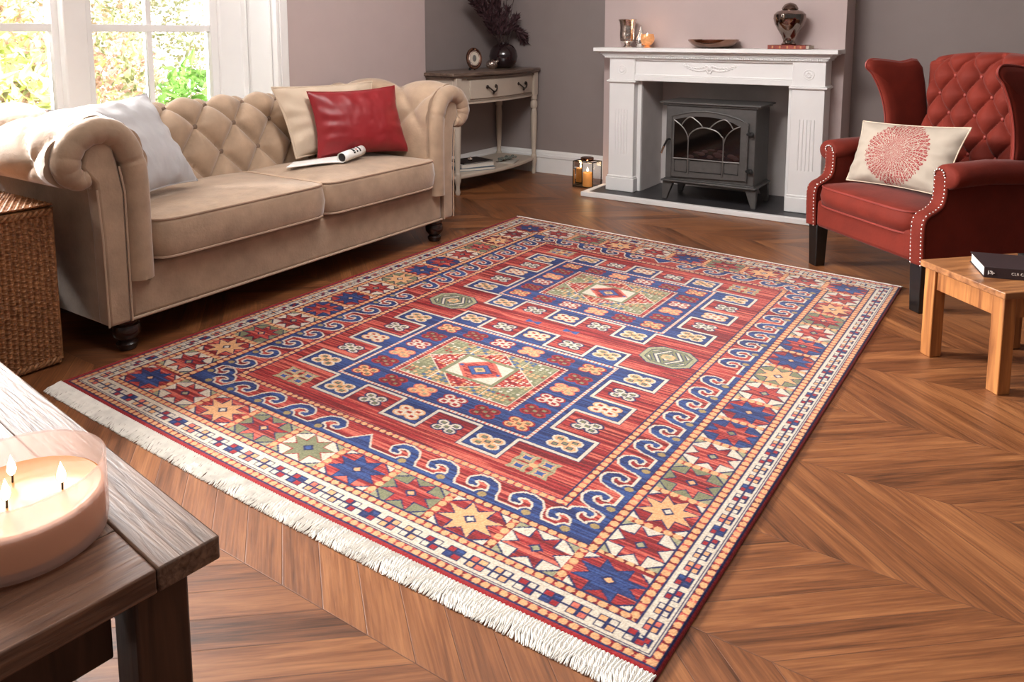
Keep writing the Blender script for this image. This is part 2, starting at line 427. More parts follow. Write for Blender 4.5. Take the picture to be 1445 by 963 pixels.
    # kinds: (ground, star, centre, outline)
    kinds = {0: ('cream', 'RED', 'lgreen', 'navy'), 1: ('RED', 'gold', 'cream', 'navy'), 2: ('green', 'RED', 'gold', 'navy'),
             3: ('cream', 'green', 'blue', 'red'), 4: ('BLUE', 'RED', 'green', 'navy'), 5: ('RED', 'BLUE', 'gold', 'navy'), 6: ('green', 'gold', 'cream', 'navy')}
    put(band, 'RED')
    incell = band & (np.abs(x) < 1) & (np.abs(y) < 1)
    r = np.hypot(x, y); th = np.arctan2(y, x)
    ph = np.abs(((th-PI/8) % (PI/4))-PI/8)          # pi/8 at the tip, 0 at the notch... tips at 22.5+45k
    ph = PI/8-ph                                     # 0 at tip
    Rt, Rn = 1.08, .56
    xt, yt = Rt, 0; xn, yn = Rn*math.cos(PI/8), Rn*math.sin(PI/8)
    den = (np.cos(ph)*(yn-yt)-np.sin(ph)*(xn-xt)); rs = (xt*(yn-yt)-yt*(xn-xt))/den
    for k, (g, st, ce, ol) in kinds.items():
        m = incell & (seq == k)
        put(m & (np.abs(x)+np.abs(y) < 1.62), g)
        put(m & (np.abs(x)+np.abs(y) >= 1.54), 'navy')
        put(m & (np.abs(x)+np.abs(y) >= 1.64), 'lgreen' if k in (0, 2, 3) else 'cream')
        put(m & (r < rs+.055), ol); put(m & (r < rs-.03), st)
        put(m & (np.abs(x)/.25+np.abs(y)/.27 < 1.0) , ol if k != 3 else 'navy'); put(m & (np.abs(x)/.25+np.abs(y)/.27 < .58), ce)
    # dotted bars between the cells
    bar = band & ~incell
    tbar = np.where(side, p, q)
    cbar = np.where(side, np.abs(((q+118.0)/kv-.5) % 1-.5)*0+((q+118.0) % kv-kv/2), ((p+84.8) % ru-ru/2))
    put(bar & ((((tbar/2.5) % 1-.5)/.42)**2+(cbar/1.05)**2 < 1), 'gold')
    dots(78.2, 111.4, 75.2, 108.9, 2.7)
    # running hook band
    hb = inr(75.2, 108.9) & ~inr(63.9, 99.5)
    put(hb, 'RED')
    path = [(-3.2, .4), (-1.9, 2.6), (-1.5, 5.0), (-.2, 7.0), (2.2, 7.9), (4.6, 7.5), (5.9, 6.0), (5.4, 4.5), (3.9, 4.3)]
    rad = [1.5, 1.45, 1.25, 1.15, 1.0, 1.0, .95, .85, .6]
    def sdf(t, h):
        d = np.full(t.shape, 99.0)
        for (x0, y0), (x1, y1), r0, r1 in zip(path[:-1], path[1:], rad[:-1], rad[1:]):
            dx, dy = x1-x0, y1-y0; k = np.clip(((t-x0)*dx+(h-y0)*dy)/(dx*dx+dy*dy), 0, 1)
            d = np.minimum(d, np.hypot(t-x0-k*dx, h-y0-k*dy)-(r0+(r1-r0)*k))
        d = np.minimum(d, np.hypot(t, h-1.2)-2.2)
        return np.minimum(d, h-1.3)
    hbN = 108.9-b; hbS = (75.2-a)/1.18
    dn = np.full(a.shape, 99.0); dsd = dn.copy(); dotm = np.zeros(a.shape, bool)
    for k in range(-1, 4):
        c = 29.8+13.45*k if k < 3 else 67.8; m = hb & (np.abs(c-a) < 12) & (b > 99.0) & ((75.2-a)/1.18 > hbN-.3)
        d = sdf(c-a[m], hbN[m]); dn[m] = np.minimum(dn[m], d)
        dotm |= m & (np.hypot((c-a)/1.25, (hbN-1.7)/1.05) < 1)
    m = hb & (b > 99) & (a < 8); dn[m] = np.minimum(dn[m], (hbN[m]-6.8*(1-a[m]/5.5))*.7)
    for k in range(-1, 9):
        c = 93.8-10.4*k if k >= 0 else 102.3; sc = 13.45/10.4; m = hb & (np.abs(c-b) < 9.5) & (a > 63) & (hbN > (75.2-a)/1.18-.3)
        d = sdf((c-b[m])*sc, hbS[m]); dsd[m] = np.minimum(dsd[m], d/sc**.3)
        dotm |= m & (np.hypot((c-b)/1.0, (hbS-1.6)/1.0) < 1)
        d = np.minimum(dn, dsd); d = np.where(np.maximum(hbN, hbS) < 4.6, np.minimum(d, -1), d); d = np.where(hb, d, 99)
    put(hb & (d < .62), 'cream'); put(hb & (d < 0), 'BLUE')
    put(dotm & hb, 'navy'); 
    for_dot = dotm
    put(for_dot, (176, 152, 104))
    dots(63.9, 99.5, 61.1, 97.2, 2.5)
    # field
    F = inr(61.1, 97.2)
    put(F, 'RED')
    rr = b-48.2                                       # medallion-local, symmetric
    def flower(cx_, cy_, w, h, fill, out, dot, mask):
        w *= .9; h *= .92; x = (p-cx_)/w; y = (rr-cy_)/h
        d = np.full(x.shape, 9.0)
        for sx, sy in ((1, 1), (1, -1), (-1, 1), (-1, -1)): d = np.minimum(d, np.hypot(x-.50*sx, y-.47*sy)-.40)
        d = np.minimum(d, np.maximum(np.abs(x), np.abs(y))-.42)
        put(mask & (d < .14), out); put(mask & (d < 0), fill)
        dd = np.full(x.shape, 9.0)
        for sx, sy in ((1, 1), (1, -1), (-1, 1), (-1, -1), (0, 0)): dd = np.minimum(dd, np.maximum(np.abs(x-.50*sx), np.abs(y-.47*sy)))
        put(mask & (dd < .20), 'navy' if out == 'cream' else out); put(mask & (dd < .15), dot)
    # blue crenellated region
    Bx = (a < 41.2) & (np.abs(rr) < 31.6)
    row = (np.abs(rr) >= 31.6) & (np.abs(rr) < 43.0)
    colm = (a >= 41.2) & (a < 56.4) & (np.abs(rr) < 31.6)
    near_blue = row & ((np.abs(a-29.6) < 7.5) | (a < 7.5))
    col_blue = colm & ((np.abs(np.abs(rr)-25.1) < 6.5) | (np.abs(rr) < 6.3))
    BL = (Bx | near_blue | col_blue) & F
    red_box = ((row & (a < 22.1)) | (colm & (np.abs(rr) < 18.7))) & ~BL & F
    # cream outline = boundary pixels of BL (morphological)
    def erode(mk, n):
        o = mk.copy()
        for _ in range(n):
            o2 = o.copy(); o2[1:] &= o[:-1]; o2[:-1] &= o[1:]; o2[:, 1:] &= o[:, :-1]; o2[:, :-1] &= o[:, 1:]
            if _ % 3 != 2:
                o2[1:, 1:] &= o[:-1, :-1]; o2[:-1, :-1] &= o[1:, 1:]; o2[1:, :-1] &= o[:-1, 1:]; o2[:-1, 1:] &= o[1:, :-1]
            o = o2
        return o
    stp = abs(U[0, 1]-U[0, 0])
    n1, n2, n3 = max(1, round(.35/stp)), max(2, round(1.35/stp)), max(3, round(1.65/stp))
    put(BL, 'navy'); e1 = erode(BL, n1); put(e1, 'cream'); e2 = erode(BL, n2); put(e2, 'navy'); put(erode(BL, n3), 'BLUE')
    for sy in (-1, 1):
        for i, cx_ in enumerate((-29.6, -14.8, 0, 14.8, 29.6)):
            m = row & (rr*sy > 0) & F
            if i in (0, 4): flower(cx_, sy*37.0, 5.2, 3.7, 'gold', 'cream', 'green', m)
            elif i == 2: flower(cx_, sy*37.0, 5.2, 3.7, 'cream', 'gold', 'red', m)
            else: flower(cx_, sy*37.2, 5.0, 3.7, 'cream', 'navy', 'green', m)
    for sx in (-1, 1):
        for i, cy_ in enumerate((-25, -12.5, 0, 12.5, 25)):
            m = colm & (p*sx > 0) & F
            if i in (0, 4): flower(sx*48.2, cy_, 5.4, 3.9, 'gold', 'cream', 'green', m)
            elif i == 2: flower(sx*48.2, cy_, 5.4, 3.7, 'cream', 'gold', 'red', m)
            else: flower(sx*48.6, cy_, 5.2, 3.7, 'cream', 'navy', 'green', m)
    # belt
    def frame(A, B_, w, c1, c2, sp):
        m = (a < A) & (np.abs(rr) < B_) & ~((a < A-w) & (np.abs(rr) < B_-w))
        sd = (a-A) > (np.abs(rr)-B_); t = np.where(sd, rr, p)
        put(m, c1); put(m & ((t/sp) % 1 < .38), c2)
    frame(38.4, 29.4, 1.15, 'cream', 'salm', 1.5)
    m = (a < 37.25) & (np.abs(rr) < 28.25); put(m, 'BLUE')
    types = [('gold', 'red', 'green'), ('dred', 'red', 'green'), ('gold', 'salm', 'lgreen'), ('red', 'cream', 'salm'), ('cream', 'red', 'red')]
    belt = m
    xs = [-31.2, -18.7, -6.2, 6.2, 18.7, 31.2]; ys = [-13.6, -4.6, 4.6, 13.6]
    for i, xx in enumerate(xs):
        for sy in (-1, 1):
            k = (0 if i in (0, 5) else [0, 1, 4, 2, 1, 0][i] if sy < 0 else [0, 1, 2, 4, 1, 0][i])
            f_, o_, d_ = types[k]; flower(xx, sy*23.2, 4.9, 3.7, f_, o_, d_, belt)
    for j, yy_ in enumerate(ys):
        for sx in (-1, 1):
            k = [1, 4, 2, 1][j] if sx < 0 else [1, 2, 4, 1][j]
            f_, o_, d_ = types[k]; flower(sx*31.0, yy_, 4.9, 3.6, f_, o_, d_, belt)
    # inner panel
    A, B_ = 24.9, 18.3; ar = np.abs(rr)
    frame(A, B_, .9, 'cream', 'red', 1.4)
    mI = (a < A-.9) & (ar < B_-.9); put(mI, 'RED')
    mI = (a < A-2.4) & (ar < B_-2.0); put(mI, 'cream')
    mI = (a < A-2.8) & (ar < B_-2.4); put(mI, 'green')
    A2, B2 = A-2.8, B_-2.4
    def speck(mask, cols, s1, seed):
        gx = np.floor((p+60)/s1).astype(int); gy = np.floor((rr+60)/(s1*.8)).astype(int)
        hsh = (gx*73856093 ^ gy*19349663 ^ seed*83492791) & 1023
        fx = (p+60)/s1-gx-.5; fy = (rr+60)/(s1*.8)-gy-.5
        on = mask & (np.hypot(fx, fy) < .36)
        for i, c in enumerate(cols): put(on & ((hsh*len(cols)//1024) == i), c)
    speck(mI, ['gold', 'gold', 'red', 'lgreen', 'lgreen', 'cream', 'green'], 1.9, 3)
    cen = (a < 11) & (ar < 8.6)
    tri1 = mI & (a > 10) & (ar < 9.6*(A2-a)/(A2-10))
    tri2 = mI & (ar > 8) & (a < 9.6*(B2-ar)/(B2-8)+.2)
    bl = mI & ~tri1 & ~tri2 & ~cen & (a < 14) & (ar > 4)
    speck(bl, ['blue', 'gold', 'gold', 'blue', 'lgreen', 'gold'], 1.9, 9)
    for t_ in (tri1, tri2):
        put(t_, 'red'); speck(t_, ['cream', 'salm', 'cream', 'dred', 'gold'], 1.7, 5)
        ed = t_ & ~erode(t_, max(1, round(.35/stp))); put(ed, 'cream')
    put(mI & (np.abs(a-10.6) < .22), 'cream')
    put(cen, 'green'); put((a < 9.6) & (ar < 7.2), 'cream')
    dm = a/9.4+ar/8.8
    mC = (a < 9.6) & (ar < 7.2)
    put(mC & (dm < 1), 'salm'); put(mC & (dm < .84), 'RED'); put(mC & (a/5.3+ar/4.6 < 1), 'navy'); put(mC & (a/5.3+ar/4.6 < .9), 'blue'); put(mC & (a/2.9+ar/2.5 < 1), 'navy'); put(mC & (a/2.5+ar/2.1 < 1), 'gold'); put(mC & (a/1.3+ar/1.1 < 1), 'green')
    put(mC & (np.hypot(a-7.6, ar) < .75), 'blue')
    # octagons, corner motifs, bow ties
    ox = np.abs(a-48.6); oy = b
    oc = np.maximum(np.maximum(ox/9.4, oy/7.9), (ox/9.4+oy/7.9)*.66)
    put(F & (oc < 1.05), 'navy'); put(F & (oc < 1), 'lgreen'); put(F & (oc < .84), 'navy'); put(F & (oc < .80), 'green')
    zz = np.abs(((ox*.9+oy*.6) % 3.0)-1.5)
    put(F & (oc < .72) & (zz < .42), 'cream'); put(F & (oc < .72) & (np.abs(zz-.75) < .22), 'navy'); put(F & (oc < .26), 'gold'); put(F & (oc < .15), 'lgreen')
    cx2 = a-47; cy2 = b-88.2
    st = np.full(a.shape, 9.0)
    for sx, sy in ((1, 1), (1, -1), (-1, 1), (-1, -1)): st = np.minimum(st, np.maximum(np.abs(cx2/6.6-.52*sx), np.abs(cy2/4.6-.5*sy))+.35*np.abs(np.abs(cx2/6.6-.52*sx)-np.abs(cy2/4.6-.5*sy)))
    put(F & (st < .50), 'lgreen'); put(F & (st < .30), 'gold'); put(F & (st < .22), 'blue'); put(F & (np.hypot(cx2/1.4, cy2/1.0) < 1), 'gold')
    put(F & (b < 1.5) & (np.abs(a-8.5) < 3.2) & (b < np.abs(a-8.5)*.55+.25), 'blue')
    # knot-level variation
    img *= (1+.16*(rnd.random((ny, nx, 1))-.5)); img += (rnd.random((ny, nx, 1))-.5)*22; img = 255*np.clip(img/255, 0, 1)**1.15*.86
    # wool wear
    return np.clip(img, 0, 255)

def make_rug():
    src = np.array([(0, 0), (210, 0), (210, 270), (0, 270)], float)
    dst = np.array([(-2.558, 1.195), (-.458, 1.178), (-.35, 3.75), (-2.541, 3.928)], float)
    A = []; bb = []
    for (x, y), (X, Y) in zip(src, dst):
        A.append([x, y, 1, 0, 0, 0, -X*x, -X*y]); bb.append(X); A.append([0, 0, 0, x, y, 1, -Y*x, -Y*y]); bb.append(Y)
    h = np.append(np.linalg.solve(np.array(A), np.array(bb)), 1).reshape(3, 3)
    def W(u, v):
        d = h[2, 0]*u+h[2, 1]*v+1
        return (h[0, 0]*u+h[0, 1]*v+h[0, 2])/d, (h[1, 0]*u+h[1, 1]*v+h[1, 2])/d
    st = .27; V0, V1 = -1.2, 271.0
    us = np.arange(0, GW+st*.5, st); vs = np.arange(V0, V1+st*.5, st)
    U, V = np.meshgrid(us, vs)
    C_ = rug_colors(U, V)
    # gentle bow of the edges
    Vb = V - 1.9*np.sin(np.clip(U/GW, 0, 1)*PI)*np.clip(1-(V+1.2)/20, 0, 1)
    X, Y = W(U, Vb)
    ny, nx = U.shape
    Z = .0115+RNG.random((ny, nx))*.0010
    e = np.minimum(np.minimum(U, GW-U), np.minimum(V-V0, V1-V)); Z = Z-np.clip(1-e/.9, 0, 1)**2*.006
    top = np.stack([X, Y, Z], -1).reshape(-1, 3)
    idx = np.arange(ny*nx).reshape(ny, nx)
    quads = np.stack([idx[:-1, :-1], idx[:-1, 1:], idx[1:, 1:], idx[1:, :-1]], -1).reshape(-1, 4)
    border = np.concatenate([idx[0, :-1], idx[:-1, -1], idx[-1, :0:-1], idx[:0:-1, 0]])
    low = top[border].copy(); low[:, 2] = .0012
    nb = len(border); lb = len(top)+np.arange(nb)
    sk = np.stack([border, lb, np.roll(lb, -1), np.roll(border, -1)], -1)
    verts = np.concatenate([top, low]); faces = np.concatenate([quads, sk])
    me = bpy.data.meshes.new('woven_rug'); me.vertices.add(len(verts)); me.vertices.foreach_set('co', verts.astype(np.float32).ravel())
    me.loops.add(len(faces)*4); me.loops.foreach_set('vertex_index', faces.astype(np.int32).ravel())
    me.polygons.add(len(faces)); me.polygons.foreach_set('loop_start', (np.arange(len(faces))*4).astype(np.int32))
    me.update(calc_edges=True)
    ca = me.color_attributes.new('weave', 'BYTE_COLOR', 'POINT')
    cols = np.concatenate([C_.reshape(-1, 3), np.tile([150, 26, 32], (nb, 1))])/255.0
    cols = np.concatenate([cols, np.ones((len(cols), 1))], 1)
    ca.data.foreach_set('color_srgb', cols.astype(np.float32).ravel())
    m, nt, b = newmat('wool_pile')
    at = N(nt, 'ShaderNodeAttribute', attribute_name='weave'); L(nt, at.outputs['Color'], b.inputs['Base Color'])
    b.inputs['Roughness'].default_value = .9; b.inputs['Specular IOR Level'].default_value = .15; b.inputs['Sheen Weight'].default_value = .15
    tc = N(nt, 'ShaderNodeTexCoord'); nz = N(nt, 'ShaderNodeTexNoise'); nz.inputs['Scale'].default_value = 420; nz.inputs['Detail'].default_value = 2
    L(nt, tc.outputs['Object'], nz.inputs['Vector']); bp = N(nt, 'ShaderNodeBump'); bp.inputs['Strength'].default_value = .5; bp.inputs['Distance'].default_value = .002
    L(nt, nz.outputs['Fac'], bp.inputs['Height']); L(nt, bp.outputs[0], b.inputs['Normal'])
    me.materials.append(m)
    rug = thing('area_rug', 'large red and blue patterned wool rug with star border and cream fringe', 'rug', (-1.5, 2.5, 0))
    obj('woven_pile', me, None, rug)
    # fringe: knotted warp ends
    M_fr = mat('cotton_fringe', (236, 232, 224), .9, var=.08, scale=40)
    for (v0, sgn, ln) in ((V0, -1, 6.2), (V1, 1, 3.4)):
        f = MB(); n = 900
        for i in range(n):
            u = (i+.5)/n*GW; du = RNG.normal(0, .12); lean = 1.1*math.sin(u*.35)+RNG.normal(0, .14)+1.2
            bow = -1.9*math.sin(u/GW*PI) if sgn < 0 else 0
            pts = []
            for k, t in enumerate((0, .18, .42, .7, 1.0)):
                X, Y = W(u+du*t+lean*t*t*.8+.25*math.sin(t*7+u), v0+bow+sgn*(-.3+t*(ln+RNG.normal(0, .1))))
                pts.append((X, Y, .0085*(1-t)+.0026+.0016*math.sin(i*1.7+t*9)))
            f.tube(pts, [.0018, .0021, .0020, .0018, .0012], 4)
        o = obj('fringe', f, M_fr, rug, label='cream knotted fringe along the near edge' if sgn < 0 else 'cream fringe along the far edge'); o['kind'] = 'stuff'
make_rug()
# __REST__
# ================================================================== SOFA
def diamond(u, v):
    """pillow height between diagonal creases: 0 on creases, deepest at buttons (integer points of both)"""
    a = abs(math.sin(PI*(u+v)/2)); b = abs(math.sin(PI*(u-v)/2))
    return (min(a, b)**.45)*.55+(a*b)**.5*.45
SY = 2.36
sofa = thing('chesterfield_sofa', 'beige velvet rolled-arm sofa with button-tufted back under the window', 'sofa', (-3.0, SY, 0))
# base rail
obj('base_rail', MB().box(-3.42, -2.60, 1.46, 3.26, .12, .315), M_velvet, sofa, bevel=.02, seg=3)
bp = MB().tube([(-2.60, 1.46, .125), (-2.60, 3.26, .125)], .006, 8)
obj('piping', bp, M_piping, sofa)
def arm(sg, nm):
    Y = lambda o: SY-sg*o
    prof = smooth_path([(.80, .28, 0), (.795, .46, 0), (.795, .62, 0), (.805, .72, 0), (.85, .815, 0), (.93, .862, 0), (1.02, .862, 0), (1.095, .82, 0), (1.14, .75, 0), (1.14, .68, 0), (1.10, .64, 0), (1.03, .63, 0), (.985, .60, 0), (.98, .5, 0), (.98, .3, 0), (.98, .125, 0)], 6)
    prof = [(p.x, p.y) for p in prof]
    # arclength
    S_ = [0]
    for (a, b), (c, d) in zip(prof, prof[1:]): S_.append(S_[-1]+math.hypot(c-a, d-b))
    m = MB(); nx = 90; x0, x1 = -3.42, -2.618
    rows = []
    for i in range(nx+1):
        t = i/nx; x = x0+(x1-x0)*t
        for j, (o, z) in enumerate(prof):
            j0, j1 = max(j-1, 0), min(j+1, len(prof)-1)
            dx, dz = prof[j1][0]-prof[j0][0], prof[j1][1]-prof[j0][1]; l = math.hypot(dx, dz) or 1
            nxn, nzn = -dz/l, dx/l                                   # outward (inner side faces -o)
            s = S_[j]; w = clamp((s-.30)/.12, 0, 1)*clamp((1.02-s)/.06, 0, 1)
            u = (x-x1+.13)/.22; v = (s-.46)/.24
            h = diamond(u, v) if w > 0 else 0
            edge = clamp((x1-x)/.10, 0, 1)
            d = w*(h-.6)*.056*(.3+.7*edge)
            # gathered folds right behind the front roll
            d += w*(1-edge)*.012*(abs(math.sin(s*34))**.6-.6)
            k = 1
            rows.append((x, Y(o+nxn*d), z+nzn*d))
    n = len(prof)
    f = [(i*n+j, i*n+j+1, (i+1)*n+j+1, (i+1)*n+j) for i in range(nx) for j in range(n-1)]
    f += [tuple(range(n)), tuple(nx*n+j for j in range(n))]
    m.add(rows, f)
    A = obj('arm', m, M_velvet, sofa, ang=60)
    # front panel: flat pilaster with an arched top
    pts = [(.902, .122), (.985, .122), (.988, .45), (1.0, .64), (1.045, .70)]
    for k in range(9):
        th = PI*k/8; pts.append((.972+.052*math.cos(th)+.01, .735+.052*math.sin(th)))
    pts += [(.922, .70), (.902, .60)]
    pan = MB().prism(pts, lambda a, b, t: (t, Y(a), b), -2.66, -2.588)
    obj('arm_panel', pan, M_velvet, A, bevel=.012, seg=3)
    # padded pleated roll that runs up the inner edge, over the arch and curls under outside
    c = smooth_path([(-2.603, .855, .27), (-2.603, .855, .45), (-2.603, .855, .62), (-2.603, .868, .72), (-2.603, .91, .795), (-2.603, .975, .822), (-2.603, 1.045, .80), (-2.603, 1.085, .745), (-2.603, 1.082, .69), (-2.603, 1.05, .66), (-2.603, 1.022, .665)], 14)
    L_ = len(c); rr = []
    for i, p in enumerate(c):
        t = i/(L_-1); r = .047 if t < .75 else .047-(t-.75)*.075
        if t > .40: r *= 1+.07*abs(math.sin((t-.40)*PI*13))**.5-.05
        if abs(t-.285) < .012: r *= .94
        rr.append(r)
    obj('front_roll', MB().tube([(p.x, Y(p.y), p.z) for p in c], rr, 20), M_velvet, A, ang=80)
    obj('arm_piping', MB().tube([(-2.586, Y(.903), .125), (-2.586, Y(.903), .60), (-2.586, Y(.918), .69)], .004, 6).tube([(-2.586, Y(.987), .125), (-2.586, Y(.99), .45), (-2.586, Y(1.0), .62)], .004, 6), M_piping, A)
    return A
arm(1, 'near'); arm(-1, 'far')
# tufted back with rolled top
prof = smooth_path([(-3.10, .40, 0), (-3.135, .50, 0), (-3.17, .60, 0), (-3.20, .70, 0), (-3.235, .77, 0), (-3.29, .815, 0), (-3.36, .822, 0), (-3.42, .79, 0), (-3.445, .73, 0), (-3.44, .66, 0), (-3.43, .5, 0), (-3.43, .12, 0)], 9)
S_ = [0]
for a, b in zip(prof, prof[1:]): S_.append(S_[-1]+(b-a).length)
rows = []; n = len(prof); ny = 300; ya, yb = 1.48, 3.24
for i in range(ny+1):
    y = ya+(yb-ya)*i/ny
    for j, p in enumerate(prof):
        a, b = prof[max(j-1, 0)], prof[min(j+1, n-1)]; t = (b-a).normalized(); nr = Vector((t.y, -t.x))
        s = S_[j]; w = clamp((s-.02)/.05, 0, 1)*clamp((.60-s)/.10, 0, 1)
        u = (y-2.175)/.108; v = (s-.335)/.135
        h = diamond(u, v) if w > 0 else .6
        d = w*(h-.5)*.058
        rows.append((p.x+nr.x*d, y, p.y+nr.y*d))
f = [(i*n+j, i*n+j+1, (i+1)*n+j+1, (i+1)*n+j) for i in range(ny) for j in range(n-1)]+[tuple(range(n)), tuple(ny*n+j for j in range(n))]
back = obj('backrest', MB().add(rows, f), M_velvet, sofa, ang=70)
me_b = MB().ell((0, 0, 0), (.006, .013, .013)).mesh('button'); me_b.materials.append(M_button)
for r_ in range(-1, 2):
    s = .335+r_*.135
    j = min(range(n), key=lambda k: abs(S_[k]-s)); p = prof[j]; a, b = prof[j-1], prof[j+1]; t = (b-a).normalized(); nr = Vector((t.y, -t.x))
    for c in range(-8, 12):
        if (c+r_) % 2: continue
        y = 2.175+c*.108
        if 1.52 < y < 3.2:
            o = obj('button', me_b, None, back); o.location = (p.x-nr.x*.016, y, p.y-nr.y*.016)
            o.parent = back; o.matrix_parent_inverse = Matrix.Identity(4)
            o.location = (p.x-nr.x*.016, y, p.y-nr.y*.016)
def seat_cushion(y0, y1, label):
    x0, x1, z0, z1 = -3.16, -2.552, .325, .475
    m = MB(); nu, nv = 40, 40
    def top(u, v):
        x = x0+(x1-x0)*u; y = y0+(y1-y0)*v
        cr = (max(0, 1-(2*u-1)**4)*max(0, 1-(2*v-1)**4))**.6
        return (x, y, z1+.028*cr+.003*math.sin(9*u+5*v))
    def bot(u, v): return (x0+(x1-x0)*(1-u), y0+(y1-y0)*v, z0)
    R = .05
    # rounded-corner outline
    def outline(k, nn=96):
        hx, hy = (x1-x0)/2, (y1-y0)/2; cx, cy = (x0+x1)/2, (y0+y1)/2
        th = 2*PI*k/nn; c, s = math.cos(th), math.sin(th); e = 12
        r = (abs(c)**e+abs(s)**e)**(-1/e)
        return cx+hx*r*c, cy+hy*r*s
    nn = 96; rings = []
    lay = [(0, .0, 0), (.30, 0, 0), (.6, 0, 0), (.85, 0, 0), (.97, 0, 0), (1, .004, 0), (1.0, .02, .006), (1.0, .075, .014), (1.0, .13, .006), (1, .148, 0), (.97, .150, 0)]
    cx, cy = (x0+x1)/2, (y0+y1)/2; vs = []
    lay_full = []
    for s, h, bul in lay: lay_full.append((s, z0+h, bul))
    for s in (.93, .86, .75, .6, .45, .3, .15, .02): lay_full.append((s, z1+.024*(1-s**3.2), 0))
    for s, z, bul in lay_full:
        for k in range(nn):
            x, y = outline(k, nn); dx, dy = x-cx, y-cy; l = math.hypot(dx, dy)
            vs.append((cx+dx*s+dx/l*bul, cy+dy*s+dy/l*bul, z))
    fs = [(i*nn+k, i*nn+(k+1) % nn, (i+1)*nn+(k+1) % nn, (i+1)*nn+k) for i in range(len(lay_full)-1) for k in range(nn)]
    fs += [tuple(range(nn-1, -1, -1)), tuple((len(lay_full)-1)*nn+k for k in range(nn))]
    c_ = obj('seat_cushion', MB().add(vs, fs), M_velvet, sofa, ang=80)
    pp = MB()
    for z in (z0+.006, z1-.001): pp.tube([(outline(k)[0], outline(k)[1], z) for k in range(96)], .0055, 6, closed=True)
    obj('cushion_piping', pp, M_piping, c_)
seat_cushion(1.555, 2.378, ''); seat_cushion(2.384, 3.165, '')
for (x, y) in ((-2.655, 1.47), (-2.64, 3.24), (-3.36, 1.47), (-3.36, 3.24)):
    obj('foot', MB().lathe([(.028, 0), (.036, .01), (.038, .025), (.028, .034), (.034, .042), (.048, .06), (.050, .08), (.046, .095), (.040, .10), (.044, .108), (.046, .122)], (x, y, .0), 24), M_darkwood, sofa)

# ------------------------------------------------------------------ pillows
def pillow_mesh(TL, TR, BR, BL, thick, pinch=.06, wr=.004, seed=0, n=44, nrm_hint=None, uvname=None):
    TL, TR, BR, BL = map(Vector, (TL, TR, BR, BL))
    nrm = ((TR-TL).cross(BL-TL)).normalized()
    if nrm_hint is not None and nrm.dot(Vector(nrm_hint)) < 0: nrm = -nrm
    m = MB(); off = Vector((seed*3.1, seed*1.7, 0))
    def P(s, t, side):
        s2 = s*(1-pinch*(1-t*t)); t2 = t*(1-pinch*(1-s*s))
        a, b = (s2+1)/2, (t2+1)/2
        p = (BL*(1-a)+BR*a)*(1-b)+(TL*(1-a)+TR*a)*b
        h = max(0, (1-abs(s)**2.6))**.62*max(0, (1-abs(t)**2.6))**.62
        w = mnoise.noise(Vector((s*3.2, t*3.2, side))+off)*wr*2.2+abs(mnoise.noise(Vector((s*7, t*2.5, side+5))+off))*wr*2
        w2 = wr*1.5*math.sin(14*math.atan2(t, s))*clamp((max(abs(s), abs(t))-.55)*2.5, 0, 1)
        return p+nrm*side*(thick*h+(w+w2)*min(1, h*2.2))
    for side in (1, -1):
        m.grid(lambda i, j, sd=side: P(2*i-1, 2*j-1, sd), n, n)
    edge = []
    for k in range(n): edge.append(P(-1+2*k/n, 1, 1))
    for k in range(n): edge.append(P(1, 1-2*k/n, 1))
    for k in range(n): edge.append(P(1-2*k/n, -1, 1))
    for k in range(n): edge.append(P(-1, -1+2*k/n, 1))
    return m, edge, nrm
M_grey_p = mat('pale_grey_velvet', (172, 169, 170), .7, var=.05, scale=10, sheen=.3)
M_satin = mat('crimson_satin', (130, 22, 28), .45, var=.10, scale=5, sheen=.1)
M_beige_c = mat('cream_beige_linen', (196, 176, 154), .8, var=.06, bump=.1, bscale=200)
m, e, _ = pillow_mesh((-3.02, 1.42, .865), (-3.17, 1.91, .890), (-2.845, 1.92, .535), (-2.78, 1.60, .525), .075, seed=1, nrm_hint=(1, .3, .5))
pw = thing('throw_pillow', 'pale grey velvet pillow leaning beside the near sofa arm', 'pillow', (-2.95, 1.7, .5), group=None)
obj('pillow_cover', m, M_grey_p, pw, ang=80); obj('seam', MB().tube(e, .003, 6, closed=True), M_grey_p, pw)
m, e, _ = pillow_mesh((-3.12, 2.55, .880), (-3.10, 3.25, .875), (-3.02, 3.16, .515), (-3.02, 2.605, .52), .070, seed=2, nrm_hint=(1, 0, .3))
pw = thing('throw_pillow', 'cream beige piped cushion standing behind the crimson satin one', 'pillow', (-3.0, 2.85, .5))
obj('pillow_cover', m, M_beige_c, pw, ang=80); obj('pillow_piping', MB().tube(e, .006, 8, closed=True), M_beige_c, pw)
m, e, _ = pillow_mesh((-3.01, 2.68, .856), (-2.89, 3.21, .862), (-2.745, 3.17, .508), (-2.945, 2.68, .515), .072, pinch=.085, wr=.0028, seed=3, nrm_hint=(1, 0, .3))
pw = thing('throw_pillow', 'shiny crimson satin cushion at the far end of the sofa', 'pillow', (-2.9, 2.95, .5))
obj('pillow_cover', m, M_satin, pw, ang=80); obj('seam', MB().tube(e, .003, 6, closed=True), M_satin, pw)

